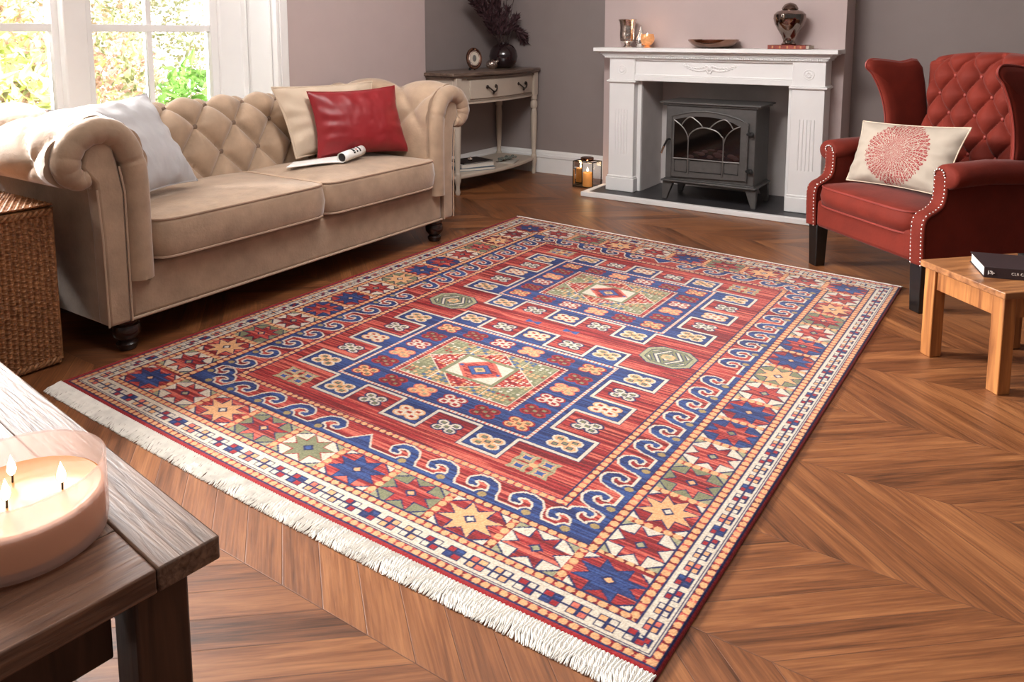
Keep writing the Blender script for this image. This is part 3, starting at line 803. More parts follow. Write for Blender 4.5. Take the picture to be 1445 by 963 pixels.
# ------------------------------------------------------------------ rolled magazine on the seat
def paper_mat():
    m, nt, b = newmat('printed_paper'); b.inputs['Roughness'].default_value = .35; b.inputs['Base Color'].default_value = lin((232, 230, 226)); return m
M_paper = paper_mat()
mg = thing('magazine', 'half-rolled white magazine lying on the sofa seat in front of the cushions', 'magazine', (-3.0, 2.8, .5))
ax_ = Vector((-.22, .97, .06)).normalized()      # direction of the roll
A0 = Vector((-2.785, 2.69, .532)); Rr = .026
per = Vector((ax_.y, -ax_.x, 0))
m = MB()
def roll(u, v):
    th = u*4.2*PI; r = Rr*(1-.12*u); p = A0+ax_*(v*.19)
    return p+per*(r*math.sin(th))+Vector((0, 0, 1))*(-r*math.cos(th))
m.grid(roll, 80, 4)
obj('rolled_pages', m, M_paper, mg, solid=.0012, ang=80)
obj('dark_hollow', MB().tube([A0+ax_*.006, A0+ax_*.18], Rr*.80, 20), mat('hollow_shade', (22, 20, 22), .5), mg)  # black core: the shade inside the roll is put into its colour
m = MB()
def flat(u, v):
    tail = Vector((-2.90, 2.44, .508)); s0 = A0+ax_*.01-Vector((0, 0, Rr)); s1 = A0+ax_*.19-Vector((0, 0, Rr))
    e0 = tail; e1 = tail+Vector((-.10, .13, -.002))
    a = s0*(1-v)+s1*v; b = e0*(1-v)+e1*v; p = a*(1-u)+b*u; p.z = max(p.z, .506)+.010*math.sin(u*PI)*(1-u)
    return p
m.grid(flat, 24, 6)
obj('open_pages', m, M_paper, mg, solid=.006)
M_inkred = mat('red_ink', (160, 40, 38), .5); M_ink = mat('black_ink', (24, 22, 24), .5)
m1, m2 = MB(), MB()
def onroll(v, th, dv, dth, mm):
    def g(a, b):
        t = th+dth*(a-.5); p = A0+ax_*((v+dv*(b-.5))*.19); return p+per*((Rr+.0012)*math.sin(t))+Vector((0, 0, 1))*(-(Rr+.0012)*math.cos(t))
    mm.grid(g, 6, 1)
for i in range(5): onroll(.46+.0*i, 2.0+i*.42, .09, .30, m2)
for i in range(4): onroll(.60, 2.05+i*.5, .07, .34, m1 if i % 2 else m2)
onroll(.74, 2.6, .06, 1.5, m2); pass
obj('cover_lettering', m2, M_ink, mg, solid=.0006); obj('cover_band', m1, M_inkred, mg, solid=.0006)

# ================================================================== WICKER BASKET
def wicker_mat():
    m, nt, b = newmat('woven_wicker')
    tc = N(nt, 'ShaderNodeTexCoord'); nz = N(nt, 'ShaderNodeTexNoise'); nz.inputs['Scale'].default_value = 90; L(nt, tc.outputs['Object'], nz.inputs['Vector'])
    cr = N(nt, 'ShaderNodeValToRGB'); cr.color_ramp.elements[0].position = .35; cr.color_ramp.elements[1].position = .7
    cr.color_ramp.elements[0].color = lin((120, 78, 48)); cr.color_ramp.elements[1].color = lin((176, 124, 80))
    L(nt, nz.outputs['Fac'], cr.inputs[0]); L(nt, cr.outputs[0], b.inputs['Base Color']); b.inputs['Roughness'].default_value = .5
    return m
M_wick = wicker_mat()
bk = thing('wicker_basket', 'brown woven wicker storage basket with lid beside the near sofa arm', 'basket', (-2.95, .97, 0))
BX0, BX1, BY0, BY1, BZ = -3.15, -2.725, .68, 1.268, .535
def weave(u, v, U, V):
    """basket weave relief, u and v in metres"""
    i = math.floor(u/.020); j = math.floor(v/.0085)
    return .010*abs(math.sin(PI*u/.019))**.8+.0034*abs(math.sin(PI*v/.0085))**.6*(1 if (i+j) % 2 else .4)
m = MB(); nyy, nzz = 330, 380
def dia(y, z): return abs(y-.86)/.36+abs(z-.235)/.105 < 1
m.grid(lambda a, b: (BX1-.004+weave(BY0+(BY1-BY0)*a, b*BZ, 1, 1)*(1.0)+(.006*abs(math.sin(PI*(BY0+(BY1-BY0)*a)/.04))*abs(math.sin(PI*b*BZ/.035+ (PI/2 if math.floor((BY0+(BY1-BY0)*a)/.04) % 2 else 0))) if dia(BY0+(BY1-BY0)*a, b*BZ) else 0)+.003*math.sin(b*PI), BY0+(BY1-BY0)*a, .006+b*BZ), nyy, nzz)
m.grid(lambda a, b: (BX0+(BX1-BX0)*a, BY1-.004+weave((BX1-BX0)*a, b*BZ, 1, 1), .006+b*BZ), 120, 160)
m.box(BX0, BX1-.006, BY0, BY1-.006, .006, BZ)
obj('woven_body', m, M_wick, bk, ang=180)
m = MB(); m.grid(lambda a, b: (BX0-.01+(BX1-BX0+.02)*a, BY0-.01+(BY1-BY0+.02)*b, .562+weave((BX1-BX0)*a, b*(BY1-BY0)*.8, 1, 1)+.006*math.sin(PI*a)*math.sin(PI*b)), 160, 200)
m.box(BX0-.01, BX1+.008, BY0-.01, BY1+.008, .535, .561)
lid = obj('lid', m, M_wick, bk, ang=180)
m = MB()
for z, r in ((.548, .012), (.020, .012)):
    for (p, q) in (((BX1+.004, BY0, z), (BX1+.004, BY1+.002, z)), ((BX1+.004, BY1+.002, z), (BX0, BY1+.002, z))):
        P0, P1 = Vector(p), Vector(q); n_ = 120
        for ph in (0, PI):
            m.tube([P0.lerp(P1, i/n_)+Vector((.005*math.cos(i*.8+ph), 0, .007*math.sin(i*.8+ph))) for i in range(n_+1)], .006, 6)
m.tube([(BX1+.001, BY1+.001, .02), (BX1+.001, BY1+.001, .55)], .009, 8)
obj('braided_rim', m, M_wick, bk)
m = MB()
hp = [(BX1+.018+.012*math.sin(PI*k/16), .955+.13*math.cos(PI*k/16*1.0), .47-.15*math.sin(PI*k/16)) for k in range(17)]
for ph in (0, 2.1, 4.2):
    m.tube([Vector(p)+Vector((.006*math.cos(i*1.1+ph), 0, .006*math.sin(i*1.1+ph))) for i, p in enumerate(smooth_path(hp, 4))], .006, 6)
obj('rope_handle', m, M_wick, bk)
obj('toggle', MB().ell((BX1+.03, 1.062, .375), (.012, .014, .014)), mat('bone_toggle', (214, 200, 180), .4), bk)

# ================================================================== CONSOLE TABLE (bow front) in the left alcove
M_cream = mat('greige_painted_wood', (186, 172, 156), .5, var=.04)
M_ctop = wood('console_top_wood', (78, 62, 52), (122, 102, 88), 'Y', 1, .3)
ct = thing('console_table', 'cream bow-front console table with one drawer in the alcove behind the sofa', 'table', (-3.4, 4.8, 0))
def bow(y0, y1, xf, bulge, xb=-3.635, n_=20, cant=.0):
    pts = [(xb, y0)]
    for k in range(n_+1):
        t = k/n_; pts.append((xf+bulge*math.sin(PI*t), y0+(y1-y0)*t))
    pts.append((xb, y1)); return pts
flatf = lambda a, b, t: (a, b, t)
obj('table_top', MB().prism(bow(4.20, 5.375, -3.235, .075), flatf, .852, .876), M_ctop, ct, bevel=.006, seg=3)
obj('top_moulding', MB().prism(bow(4.215, 5.365, -3.25, .072), flatf, .838, .852), M_ctop, ct, bevel=.004)
obj('apron', MB().prism(bow(4.24, 5.345, -3.275, .066), flatf, .655, .838), M_cream, ct, bevel=.003)
def bowx(y, xf=-3.275, bulge=.066, y0=4.24, y1=5.345): return xf+bulge*math.sin(PI*clamp((y-y0)/(y1-y0), 0, 1))
m = MB()
def strip(mm, y0, y1, z0, z1, d0, d1, n_=24):
    v = []
    for k in range(n_+1):
        y = y0+(y1-y0)*k/n_
        for d, z in ((d0, z0), (d1, z0), (d1, z1), (d0, z1)): v.append((bowx(y)+d, y, z))
    f = [(4*k+i, 4*k+(i+1) % 4, 4*k+4+(i+1) % 4, 4*k+4+i) for k in range(n_) for i in range(4)]+[(0, 1, 2, 3), tuple(4*n_+i for i in (3, 2, 1, 0))]
    mm.add(v, f)
strip(m, 4.40, 5.255, .682, .818, -.01, .012)
dr = obj('drawer', m, M_cream, ct, bevel=.004)
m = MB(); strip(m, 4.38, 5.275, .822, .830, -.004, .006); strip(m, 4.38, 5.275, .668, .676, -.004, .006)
obj('cockbead', m, mat('darker_greige_bead', (150, 136, 122), .5), dr)  # bead in a darker greige than the drawer
m = MB(); strip(m, 4.24, 5.345, .648, .660, -.004, .008); obj('apron_bead', m, M_cream, ct)
M_brass = mat('aged_pewter', (78, 70, 66), .35, metal=.9)
for yc in (4.62, 5.05):
    x = bowx(yc)+.016
    hm = MB().ell((x, yc-.055, .765), (.008, .018, .014)).ell((x, yc+.055, .765), (.008, .018, .014))
    hm.tube(smooth_path([(x+.006, yc-.06, .768), (x+.02, yc-.04, .75), (x+.026, yc-.02, .735), (x+.028, yc, .728), (x+.026, yc+.02, .735), (x+.02, yc+.04, .75), (x+.006, yc+.06, .768)], 4), .0055, 8)
    hm.ell((x+.018, yc, .722), (.007, .014, .012))
    obj('drawer_handle', hm, M_brass, dr)
def turned(x, y): return MB().lathe([(.014, .0), (.02, .02), (.013, .05), (.018, .085), (.024, .10), (.024, .155), (.019, .16), (.016, .17), (.022, .3), (.027, .48), (.024, .52), (.02, .545), (.028, .555), (.03, .575), (.028, .60), (.02, .612), (.027, .62), (.027, .655)], (x, y, 0), 20)
for (x, y) in ((-3.262, 4.275), (-3.262, 5.315), (-3.61, 4.275), (-3.61, 5.315)):
    obj('leg', turned(x, y), M_cream, ct)
obj('corner_post', MB().box(-3.30, -3.24, 4.245, 4.305, .655, .838), M_cream, ct, bevel=.003)
obj('corner_post', MB().box(-3.30, -3.24, 5.285, 5.342, .655, .838), M_cream, ct, bevel=.003)
obj('lower_shelf', MB().prism(bow(4.245, 5.345, -3.262, .075), flatf, .112, .142), M_cream, ct, bevel=.01, seg=3)

# things on the console
tm = 'dark_bead_stem'
vs_ = thing('round_vase', 'round dark brown glass vase holding dried branches on the console', 'vase', (-3.44, 5.13, .877))
vs_['group'] = ''; del vs_['group']
M_vase = mat('aubergine_glaze', (34, 20, 22), .08, coat=.6, var=.15)
part('vase_body', MB().lathe([(.052, 0), (.082, .012), (.108, .05), (.116, .095), (.106, .14), (.082, .175), (.052, .193), (.044, .197), (.046, .205), (.036, .203), (.034, .18)], (0, 0, 0), 40, cap=True), M_vase, vs_)
br = thing('dried_branches', 'bunch of dried dark plum foliage and bead stems standing in the round vase', 'branches', (-3.44, 5.13, .9))
M_leafd = mat('dried_plum_leaf', (66, 40, 44), .7, var=.5, scale=40); M_stem = mat('dried_stem', (58, 42, 40), .7); M_bead = mat('silver_bead', (190, 178, 172), .25, metal=.7)
rnd = random.Random(4)
stems, leaves, bead_pts = MB(), MB(), []
def leafcard(mm, c, d, ln, wd, rnd):
    d = Vector(d).normalized(); s = d.cross(Vector((rnd.uniform(-1, 1), rnd.uniform(-1, 1), rnd.uniform(-1, 1)))).normalized(); nn = d.cross(s)
    c = Vector(c)
    mm.add([c, c+d*ln*.35+s*wd*.5+nn*wd*.12, c+d*ln, c+d*ln*.35-s*wd*.5+nn*wd*.12, c+d*ln*.4-nn*wd*.1], [(0, 1, 4), (1, 2, 4), (2, 3, 4), (3, 0, 4)])
# camera-left is mostly -Y here; long leafy sprays lean left, short tuft droops right, bead stems go up
targets = [(-.00, -.34, .42, 1), (-.02, -.42, .34, 1), (.02, -.30, .48, 1), (.03, -.22, .50, 1), (.0, -.36, .40, 1), (.04, -.16, .40, 1), (-.04, -.26, .34, 1), (.05, .24, .03, 2), (.07, .18, .08, 2), (.05, .10, .20, 1), (.02, .02, .26, 1), (.02, -.45, .40, 1), (.02, -.1, .30, 1),
           (0, -.12, .62, 0), (.02, -.02, .60, 0), (.0, .08, .62, 0), (.03, .14, .44, 0), (.04, -.2, .6, 0)]
for tx, ty, tz, kind in targets:
    p0 = Vector((0, 0, .10)); p1 = Vector((tx*.3, ty*.25, .22)); p2 = Vector((tx, ty, .17+tz))
    if kind == 2: p2 = Vector((tx, ty, .17+tz)); p1 = Vector((tx*.5, ty*.4, .27))
    c = smooth_path([p0, p1, p1.lerp(p2, .5)+Vector((0, 0, .02)), p2], 8)
    stems.tube(c, [.0028]*len(c), 5)
    for i in range(9, len(c)):
        if kind == 0:
            if i % 2 == 0: bead_pts.append(c[i]+Vector((rnd.uniform(-.008, .008), rnd.uniform(-.01, .01), 0)))
        else:
            d = (c[i]-c[i-1])
            for _ in range(7):
                q = Vector((rnd.uniform(-1, 1), rnd.uniform(-1, 1), rnd.uniform(-.8, 1)))*.7+d.normalized()
                leafcard(leaves, c[i], q, rnd.uniform(.045, .085), rnd.uniform(.016, .030), rnd)
part('stems', stems, M_stem, br); part('leaves', leaves, M_leafd, br, smooth=False)
bead_me = MB().ell((0, 0, 0), (.0055, .0055, .007), 8, 6).mesh('bead'); bead_me.materials.append(M_bead)
for q_ in bead_pts:
    o = bpy.data.objects.new('bead', bead_me); COL.objects.link(o); o.parent = br; o.location = q_
fr = thing('portrait_easel', 'small oval bronze portrait tilted on an easel on the console', 'frame', (-3.42, 4.70, .877), 0)
Mf = Matrix.Rotation(math.radians(35), 4, 'Z') @ Matrix.Rotation(math.radians(-12), 4, 'Y') @ Matrix.Rotation(PI/2, 4, 'Y')
Mf = Matrix.Translation((0, 0, .088)) @ Matrix.Rotation(math.radians(-20), 4, 'Z') @ Matrix.Rotation(math.radians(-14), 4, 'Y') @ Matrix.Rotation(PI/2, 4, 'Y') @ Matrix.Rotation(math.radians(-14), 4, 'Z') @ Matrix.Diagonal(Vector((1.18, .95, 1, 1)))
ringp = [Mf @ Vector((.062*math.cos(2*PI*k/40), .062*math.sin(2*PI*k/40), 0)) for k in range(40)]
mm = MB().tube(ringp, .012, 10, closed=True)
part('frame_ring', mm, M_bronze, fr); 
mm = MB().tube([Mf @ Vector((.048*math.cos(2*PI*k/40), .048*math.sin(2*PI*k/40), .006)) for k in range(40)], .006, 8, closed=True); part('inner_ring', mm, M_silver, fr)
mm = MB().add([Mf @ Vector((.05*math.cos(2*PI*k/32), .05*math.sin(2*PI*k/32), z)) for z in (.0, .004) for k in range(32)], [tuple(range(31, -1, -1)), tuple(range(32, 64))]+[(k, (k+1) % 32, 32+(k+1) % 32, 32+k) for k in range(32)])
part('ivory_mount', mm, mat('ivory_mount', (196, 184, 168), .5), fr)
mm = MB().add([Mf @ Vector((.022*math.cos(2*PI*k/24), .018*math.sin(2*PI*k/24), z)) for z in (.004, .0065) for k in range(24)], [tuple(range(23, -1, -1)), tuple(range(24, 48))]+[(k, (k+1) % 24, 24+(k+1) % 24, 24+k) for k in range(24)])
part('grey_portrait', mm, mat('faded_photograph', (104, 100, 96), .5, var=.3, scale=60), fr)
part('easel', MB().tube([(-.02, -.035, .0), (.012, -.02, .03)], .005, 6).tube([(-.02, .03, 0), (.012, .02, .03)], .005, 6).tube([(-.05, 0, .002), (-.01, 0, .06)], .005, 6), M_black, fr)
sh = thing('shell_ornament', 'small silvery shell ornament between the frame and the vase', 'ornament', (-3.43, 4.95, .877))
def shellf(u, v):
    th = u*2*PI; ph = v*PI; r = .038*(1+.14*abs(math.sin(4*th+6*v))); return (r*math.sin(ph)*math.cos(th)*1.0, r*1.3*math.sin(ph)*math.sin(th), .035-r*.85*math.cos(ph))
part('ribbed_shell', MB().grid(shellf, 64, 24), M_silver, sh); part('spiral_tip', MB().tube(smooth_path([(.02, .03, .05), (.03, .04, .06), (.02, .05, .066), (.005, .045, .06)], 4), [.012]*4+[.009]*4+[.006]*4+[.003], 8), M_silver, sh)
# books and sprig on the lower shelf
def book(name, label, loc, rz, w, d, h, cov, group=None, cat='book', page=(214, 206, 192)):
    t = thing(name, label, cat, loc, rz, group)
    part('cover', MB().box(-w/2, w/2, -d/2, d/2, 0, .003).box(-w/2, w/2, -d/2, d/2, h-.003, h).box(-w/2, -w/2+.004, -d/2, d/2, .002, h-.002), cov, t, bevel=.001)
    part('pages', MB().box(-w/2+.004, w/2-.004, -d/2+.004, d/2-.004, .003, h-.003), mat('page_block', page, .8, var=.1, scale=60, stretch=(1, 1, 30)), t, smooth=False)
    return t
R_ = math.radians
book('picture_book', 'thin blue bound picture book, lowest on the console shelf', (-3.37, 4.58, .142), R_(60), .30, .24, .022, mat('blue_cover', (62, 92, 110), .4), 'books on the console shelf')
book('picture_book', 'white thick book lying on the blue one on the console shelf', (-3.375, 4.59, .1645), R_(66), .28, .22, .026, mat('white_cover', (206, 200, 194), .4), 'books on the console shelf')
book('picture_book', 'thin black magazine on top of the console shelf books', (-3.385, 4.60, .191), R_(72), .27, .21, .010, mat('black_cover', (30, 24, 24), .35), 'books on the console shelf')
t = thing('notebook', 'small pale booklet lying at the right of the console shelf books', 'book', (-3.29, 4.97, .142), R_(20)); part('cover', MB().box(-.07, .07, -.09, .09, 0, .010), mat('stone_cover', (176, 168, 158), .6), t, bevel=.002)
t = thing('dried_sprig', 'dried grey-green flower sprig lying on the pale booklet', 'sprig', (-3.31, 4.97, .153), 0)
s1, s2 = MB(), MB()
for k in range(26):
    a = rnd.uniform(-.10, .10); b = rnd.uniform(-.035, .035); s1.ell((b, a, .012+rnd.uniform(0, .014)), (.012, .014, .009), 7, 5)
s2.tube([(0, -.14, .006), (.01, 0, .008), (0, .12, .008)], .003, 6)
part('flower_heads', s1, mat('dried_hydrangea', (104, 108, 100), .8, var=.3, scale=50), t); part('stem', s2, M_stem, t)
t = thing('glass_star', 'small white glass flower ornament on top of the console shelf books', 'ornament', (-3.36, 4.56, .201)); mm = MB()
for k in range(6): mm.ell((.012*math.cos(k*PI/3), .012*math.sin(k*PI/3), .013), (.009, .009, .011), 8, 6)
mm.ell((0, 0, .02), (.009, .009, .012), 8, 6); part('petals', mm, M_silver, t)

# ================================================================== LANTERN
lt = thing('glass_lantern', 'square black-framed glass lantern standing on the floor left of the hearth', 'lantern', (-2.632, 5.062, 0))
cs = [(-.086, -.064), (.078, -.062), (.094, .048), (-.068, .048)]
cs = [(x*1.0, y*1.0) for x, y in cs]
mm = MB()
for z in (.006, .198):
    for k in range(4): mm.tube([(*cs[k], z), (*cs[(k+1) % 4], z)], .004, 6)
for x, y in cs: mm.tube([(x, y, .0), (x, y, .2)], .004, 6)
part('frame', mm, M_black, lt)
part('glass_panes', MB().add([(x, y, z) for z in (.008, .196) for x, y in cs], [(k, (k+1) % 4, 4+(k+1) % 4, 4+k) for k in range(4)]), M_glass, lt, smooth=False)
part('base_plate', MB().prism(cs, lambda a, b, t: (a, b, t), .002, .006), M_black, lt, smooth=False)
part('lid', MB().prism([(x*.62, y*.62) for x, y in cs], lambda a, b, t: (a, b, t), .2, .206).lathe([(.045, .206), (.05, .212), (.05, .222), (.042, .226), (.03, .222)], (0, 0, 0), 24), M_bronze, lt)
def candle(name, label, loc, r, h, rgb, glow, e):
    t = thing(name, label, 'candle', loc)
    part('wax', MB().lathe([(r, 0), (r*1.0, h*.5), (r, h-.004), (r*.93, h), (r*.8, h-.002), (r*.3, h-.008), (.001, h-.008)], (0, 0, 0), 28), mat('candle_wax', rgb, .5, emit=glow, es=e), t)
    part('wick', MB().tube([(0, 0, h-.01), (.001, 0, h+.008)], .0012, 6), M_black, t)
    return t
def flame_mesh(c, s=1.0): return MB().lathe([(.0005, 0), (.004*s, .003*s), (.0062*s, .009*s), (.0052*s, .016*s), (.0025*s, .024*s), (.0004, .031*s)], c, 14)
M_flame = emis('candle_flame', (255, 232, 190), 7)
c1 = candle('pillar_candle', 'lit cream pillar candle inside the glass lantern', (-2.625, 5.055, .0065), .036, .105, (214, 160, 100), (255, 150, 50), .16)
part('flame', flame_mesh((0, 0, .108), 1.2), M_flame, c1)
light('lantern_candle_light', 'POINT', (-2.60, 5.02, .16), (0, 0, 0), .35, (1, .62, .3), 0).data.shadow_soft_size = .02

# ================================================================== FIREPLACE SURROUND
fp = thing('fireplace_surround', 'white carved fireplace surround with mantel shelf on the chimney breast', 'fireplace', (-1.67, 5.0, 0))
YF = 4.92; YB = 5.099
def moulded(poly, fn, a, b): return MB().prism(poly, fn, a, b)
# mantel shelf: profile in (depth toward the room, z) with mitred ends
steps = [(.985, .995, .0), (.995, 1.0, .006), (1.0, 1.012, .012), (1.012, 1.02, .022), (1.02, 1.028, .038), (1.028, 1.055, .062)]
mm = MB()
for z0, z1, e in steps: mm.box(-2.425-e, -.925+e, YF-.012-e*.9, YB, z0+.0006, z1)
sh_ = obj('mantel_shelf', mm, M_white, fp, bevel=.005, seg=3)
mm = MB()
for k in range(118): 
    x = -2.42+k*.01265; mm.box(x, x+.007, YF-.020, YF-.008, .984, .996)
obj('dentil_moulding', mm, M_white, fp, smooth=False)
mm = MB().box(-2.20, -1.13, YF+.022, YB, .826, .986); mm.box(-2.20, -1.13, YF+.006, YF+.03, .967, .985).box(-2.20, -1.13, YF+.004, YF+.03, .826, .862).box(-2.20, -1.13, YF+.012, YF+.03, .862, .872)
obj('frieze', mm, M_white, fp, bevel=.003)
# carved garland
mm = MB(); cx = -1.67; yc = YF+.020
for sx in (-1, 1):
    mm.tube(smooth_path([(cx+sx*.0, yc, .925), (cx+sx*.05, yc-.002, .905), (cx+sx*.10, yc, .91), (cx+sx*.15, yc, .935), (cx+sx*.18, yc, .94)], 5), .004, 6)
    for k in range(9):
        t = k/8; x = cx+sx*(.02+.15*t); z = .925-.018*math.sin(t*PI)+.015*t
        for s2 in (-1, 1): mm.ell((x, yc, z+s2*.012*(1-t*.5)), (.012*(1-t*.4), .005, .008*(1-t*.3)), 8, 6)
mm.ell((cx, yc-.002, .925), (.014, .008, .018))
for k in range(6): mm.ell((cx+.016*math.cos(k*PI/3), yc-.001, .905+.012*math.sin(k*PI/3)), (.008, .006, .008), 8, 6)
obj('garland_carving', mm, M_white, fp)
def leg(x0, x1, nm):
    g = obj('pilaster', MB().box(x0, x1, YF, YB, .125, .985), M_white, fp, bevel=.003)
    obj('plinth', MB().box(x0-.014, x1+.012, YF-.014, YB, .031, .128).box(x0-.007, x1+.006, YF-.007, YB, .128, .142), M_white, g, bevel=.005)
    mm = MB()
    for z0, z1, e in ((.806, .812, .006), (.812, .826, .016), (.826, .832, .008)): mm.box(x0-e, x1+e, YF-e, YB, z0, z1)
    obj('capital', mm, M_white, g, bevel=.003)
    mm = MB(); xc = (x0+x1)/2
    for k in range(5): 
        x = xc+(k-2)*.022; mm.tube([(x, YF-.0005, .30), (x, YF-.0005, .62)], .0045, 6)
    obj('reeding', mm, M_white, g)
    mm = MB().tube([(xc+.03*math.cos(k*PI/12), YF-.001, .90+.03*math.sin(k*PI/12)) for k in range(24)], .0035, 6, closed=True)
    for k in range(8): mm.ell((xc+.014*math.cos(k*PI/4), YF-.001, .90+.014*math.sin(k*PI/4)), (.007, .004, .007), 8, 6)
    obj('rosette', mm, M_white, g)
leg(-2.388, -2.197, 'l'); leg(-1.134, -.939, 'r')
obj('slip_panel', MB().box(-2.197, -2.166, YF+.06, YB, .031, .83), M_white, fp, bevel=.004)
obj('slip_panel', MB().box(-1.165, -1.134, YF+.06, YB, .031, .83), M_white, fp, bevel=.004)
ht = thing('hearth', 'dark slate hearth slab edged in white below the fireplace', 'hearth', (-1.67, 4.9, 0))
obj('slate_slab', MB().prism([(-2.47, 4.77), (-.90, 4.77), (-.90, 5.098), (-1.157, 5.098), (-1.157, 5.366), (-2.163, 5.366), (-2.163, 5.098), (-2.47, 5.098)], lambda a, b, t: (a, b, t), .001, .03), M_slate, ht, bevel=.002)
obj('white_edging', MB().box(-2.51, -.86, 4.73, 4.77, .001, .034).box(-2.51, -2.47, 4.77, 5.09, .001, .034).box(-.90, -.86, 4.77, 5.09, .001, .034), M_white, ht, bevel=.003)

# ================================================================== STOVE
sv = thing('stove', 'dark grey cast-iron style stove with arched lattice door in the fireplace opening', 'stove', (-1.63, 4.98, .03))
FX0, FX1, FY, FYB = -1.925, -1.325, 4.848, 5.17
obj('body', MB().box(FX0, FX1, FY, FYB, .178, .675), M_iron, sv, bevel=.006)
obj('top_plate', MB().box(-1.965, -1.292, FY-.025, FYB+.02, .688, .700).box(-1.945, -1.308, FY-.012, FYB+.01, .675, .688), M_iron, sv, bevel=.004)
obj('base_plate', MB().box(-1.945, -1.305, FY-.030, FYB+.01, .160, .172).box(-1.935, -1.315, FY-.015, FYB, .150, .160).box(-1.93, -1.32, FY-.01, FYB, .172, .18), M_iron, sv, bevel=.004)
for x, sx in ((-1.905, -1), (-1.345, 1)):
    for y, sy in ((FY+.02, -1), (FYB-.03, 1)):
        v = []
        for z, w, o in ((.031, .016, .022), (.152, .036, 0)):
            for dx, dy in ((-1, -1), (1, -1), (1, 1), (-1, 1)): v.append((x+sx*o+dx*w, y+sy*o*.5+dy*w*.7, z))
        obj('leg', MB().add(v, [(3, 2, 1, 0), (4, 5, 6, 7)]+[(k, (k+1) % 4, 4+(k+1) % 4, 4+k) for k in range(4)]), M_iron, sv, bevel=.004)
def SP(px, py, d=0):
    x = -1.93+(px-105)*.000938
    yt = 146+(px-105)*.012; yb = 658+(px-105)*.13
    return (x, FY-.012-d, .68-(py-yt)/(yb-yt)*.513)
# door slab with arched top
poly = [(158, 640), (700, 690), (700, 262), (640, 232), (560, 208), (470, 192), (400, 186), (320, 190), (240, 204), (158, 224)]
pw_ = [SP(*p) for p in poly]
door = obj('door', MB().prism([(p[0], p[2]) for p in pw_], lambda a, b, t: (a, t, b), FY-.014, FY+.004), M_iron, sv, bevel=.004)
rim = smooth_path([SP(x, y, .004) for x, y in ((158, 640), (158, 224))], 2)+[Vector(SP(x, y, .004)) for x, y in ((240, 204), (320, 190), (400, 186), (470, 192), (560, 208), (640, 232), (700, 262), (700, 690))]
obj('door_frame', MB().tube(rim, .0055, 8), M_iron, door)
gl = [(178, 506), (652, 546), (652, 292), (600, 262), (520, 236), (430, 224), (340, 222), (260, 230), (178, 246)]
gp = [SP(*p) for p in gl]
M_stoveglass = mat('smoked_stove_glass', (12, 10, 10), .06, coat=.4)
pane = obj('stove_glass', MB().prism([(p[0], p[2]) for p in gp], lambda a, b, t: (a, t, b), FY-.016, FY-.013), M_stoveglass, door, smooth=False)
mm = MB()
for k in range(16):
    px = 300+rnd.uniform(0, 330); py = 505-rnd.uniform(0, 62)*math.sin((px-290)/350*PI)+ (px-300)*.06
    mm.ell(SP(px, py, .005), (rnd.uniform(.014, .03), .002, rnd.uniform(.007, .014)), 10, 6)
obj('ember_bed', mm, mat('glowing_embers', (40, 16, 12), .8, emit=(180, 50, 30), es=.008), door)
mm = MB()
def arc(pts, r=.0042): mm.tube(smooth_path([SP(x, y, .008) for x, y in pts], 6), r, 8)
arc([(286, 625), (286, 400), (290, 360), (312, 330), (350, 308), (395, 300), (440, 306), (490, 325), (520, 355), (538, 400), (535, 648)])
arc([(178, 248), (215, 272), (250, 305), (275, 345), (288, 395)])
arc([(652, 285), (610, 305), (575, 335), (552, 370), (540, 410)])
arc([(236, 280), (262, 248), (298, 226), (340, 248), (372, 275), (390, 302)])
arc([(438, 304), (470, 272), (505, 250), (545, 240), (578, 265), (602, 302)])
arc([(176, 510), (286, 518)]); arc([(286, 518), (535, 542)]); arc([(535, 542), (652, 550)])
obj('lattice', mm, M_ironlight, door)
mm = MB()
for a, b in ((186, 276), (298, 526), (548, 642)):
    ya, yb = 522+(a-186)*.07, 522+(b-186)*.07
    q = [SP(a, ya, .002), SP(b, yb, .002), SP(b, yb+86, .002), SP(a, ya+80, .002)]
    mm.tube(q, .003, 6, closed=True)
obj('panel_beading', mm, M_irondark, door)
for y in (340, 612): 
    mm = MB(); p = SP(722, y); mm.box(p[0]-.012, p[0]+.012, FY-.03, FY, p[2]-.012, p[2]+.012); mm.ell((p[0]-.018, FY-.02, p[2]), (.01, .01, .008)); mm.ell((p[0]+.012, FY-.028, p[2]), (.012, .01, .016))
    obj('hinge', mm, M_irondark, sv)
p = SP(130, 430)
obj('door_handle', MB().tube(smooth_path([(p[0]+.025, FY-.01, p[2]+.045), (p[0]+.01, FY-.035, p[2]+.05), (p[0]-.005, FY-.045, p[2]+.02), (p[0]-.02, FY-.05, p[2]-.02)], 5), .007, 8), M_black, sv)
obj('handle_coil', MB().tube([(p[0]-.012, FY-.048, p[2]+.005), (p[0]-.028, FY-.052, p[2]-.045)], .0075, 10), M_chrome, sv)

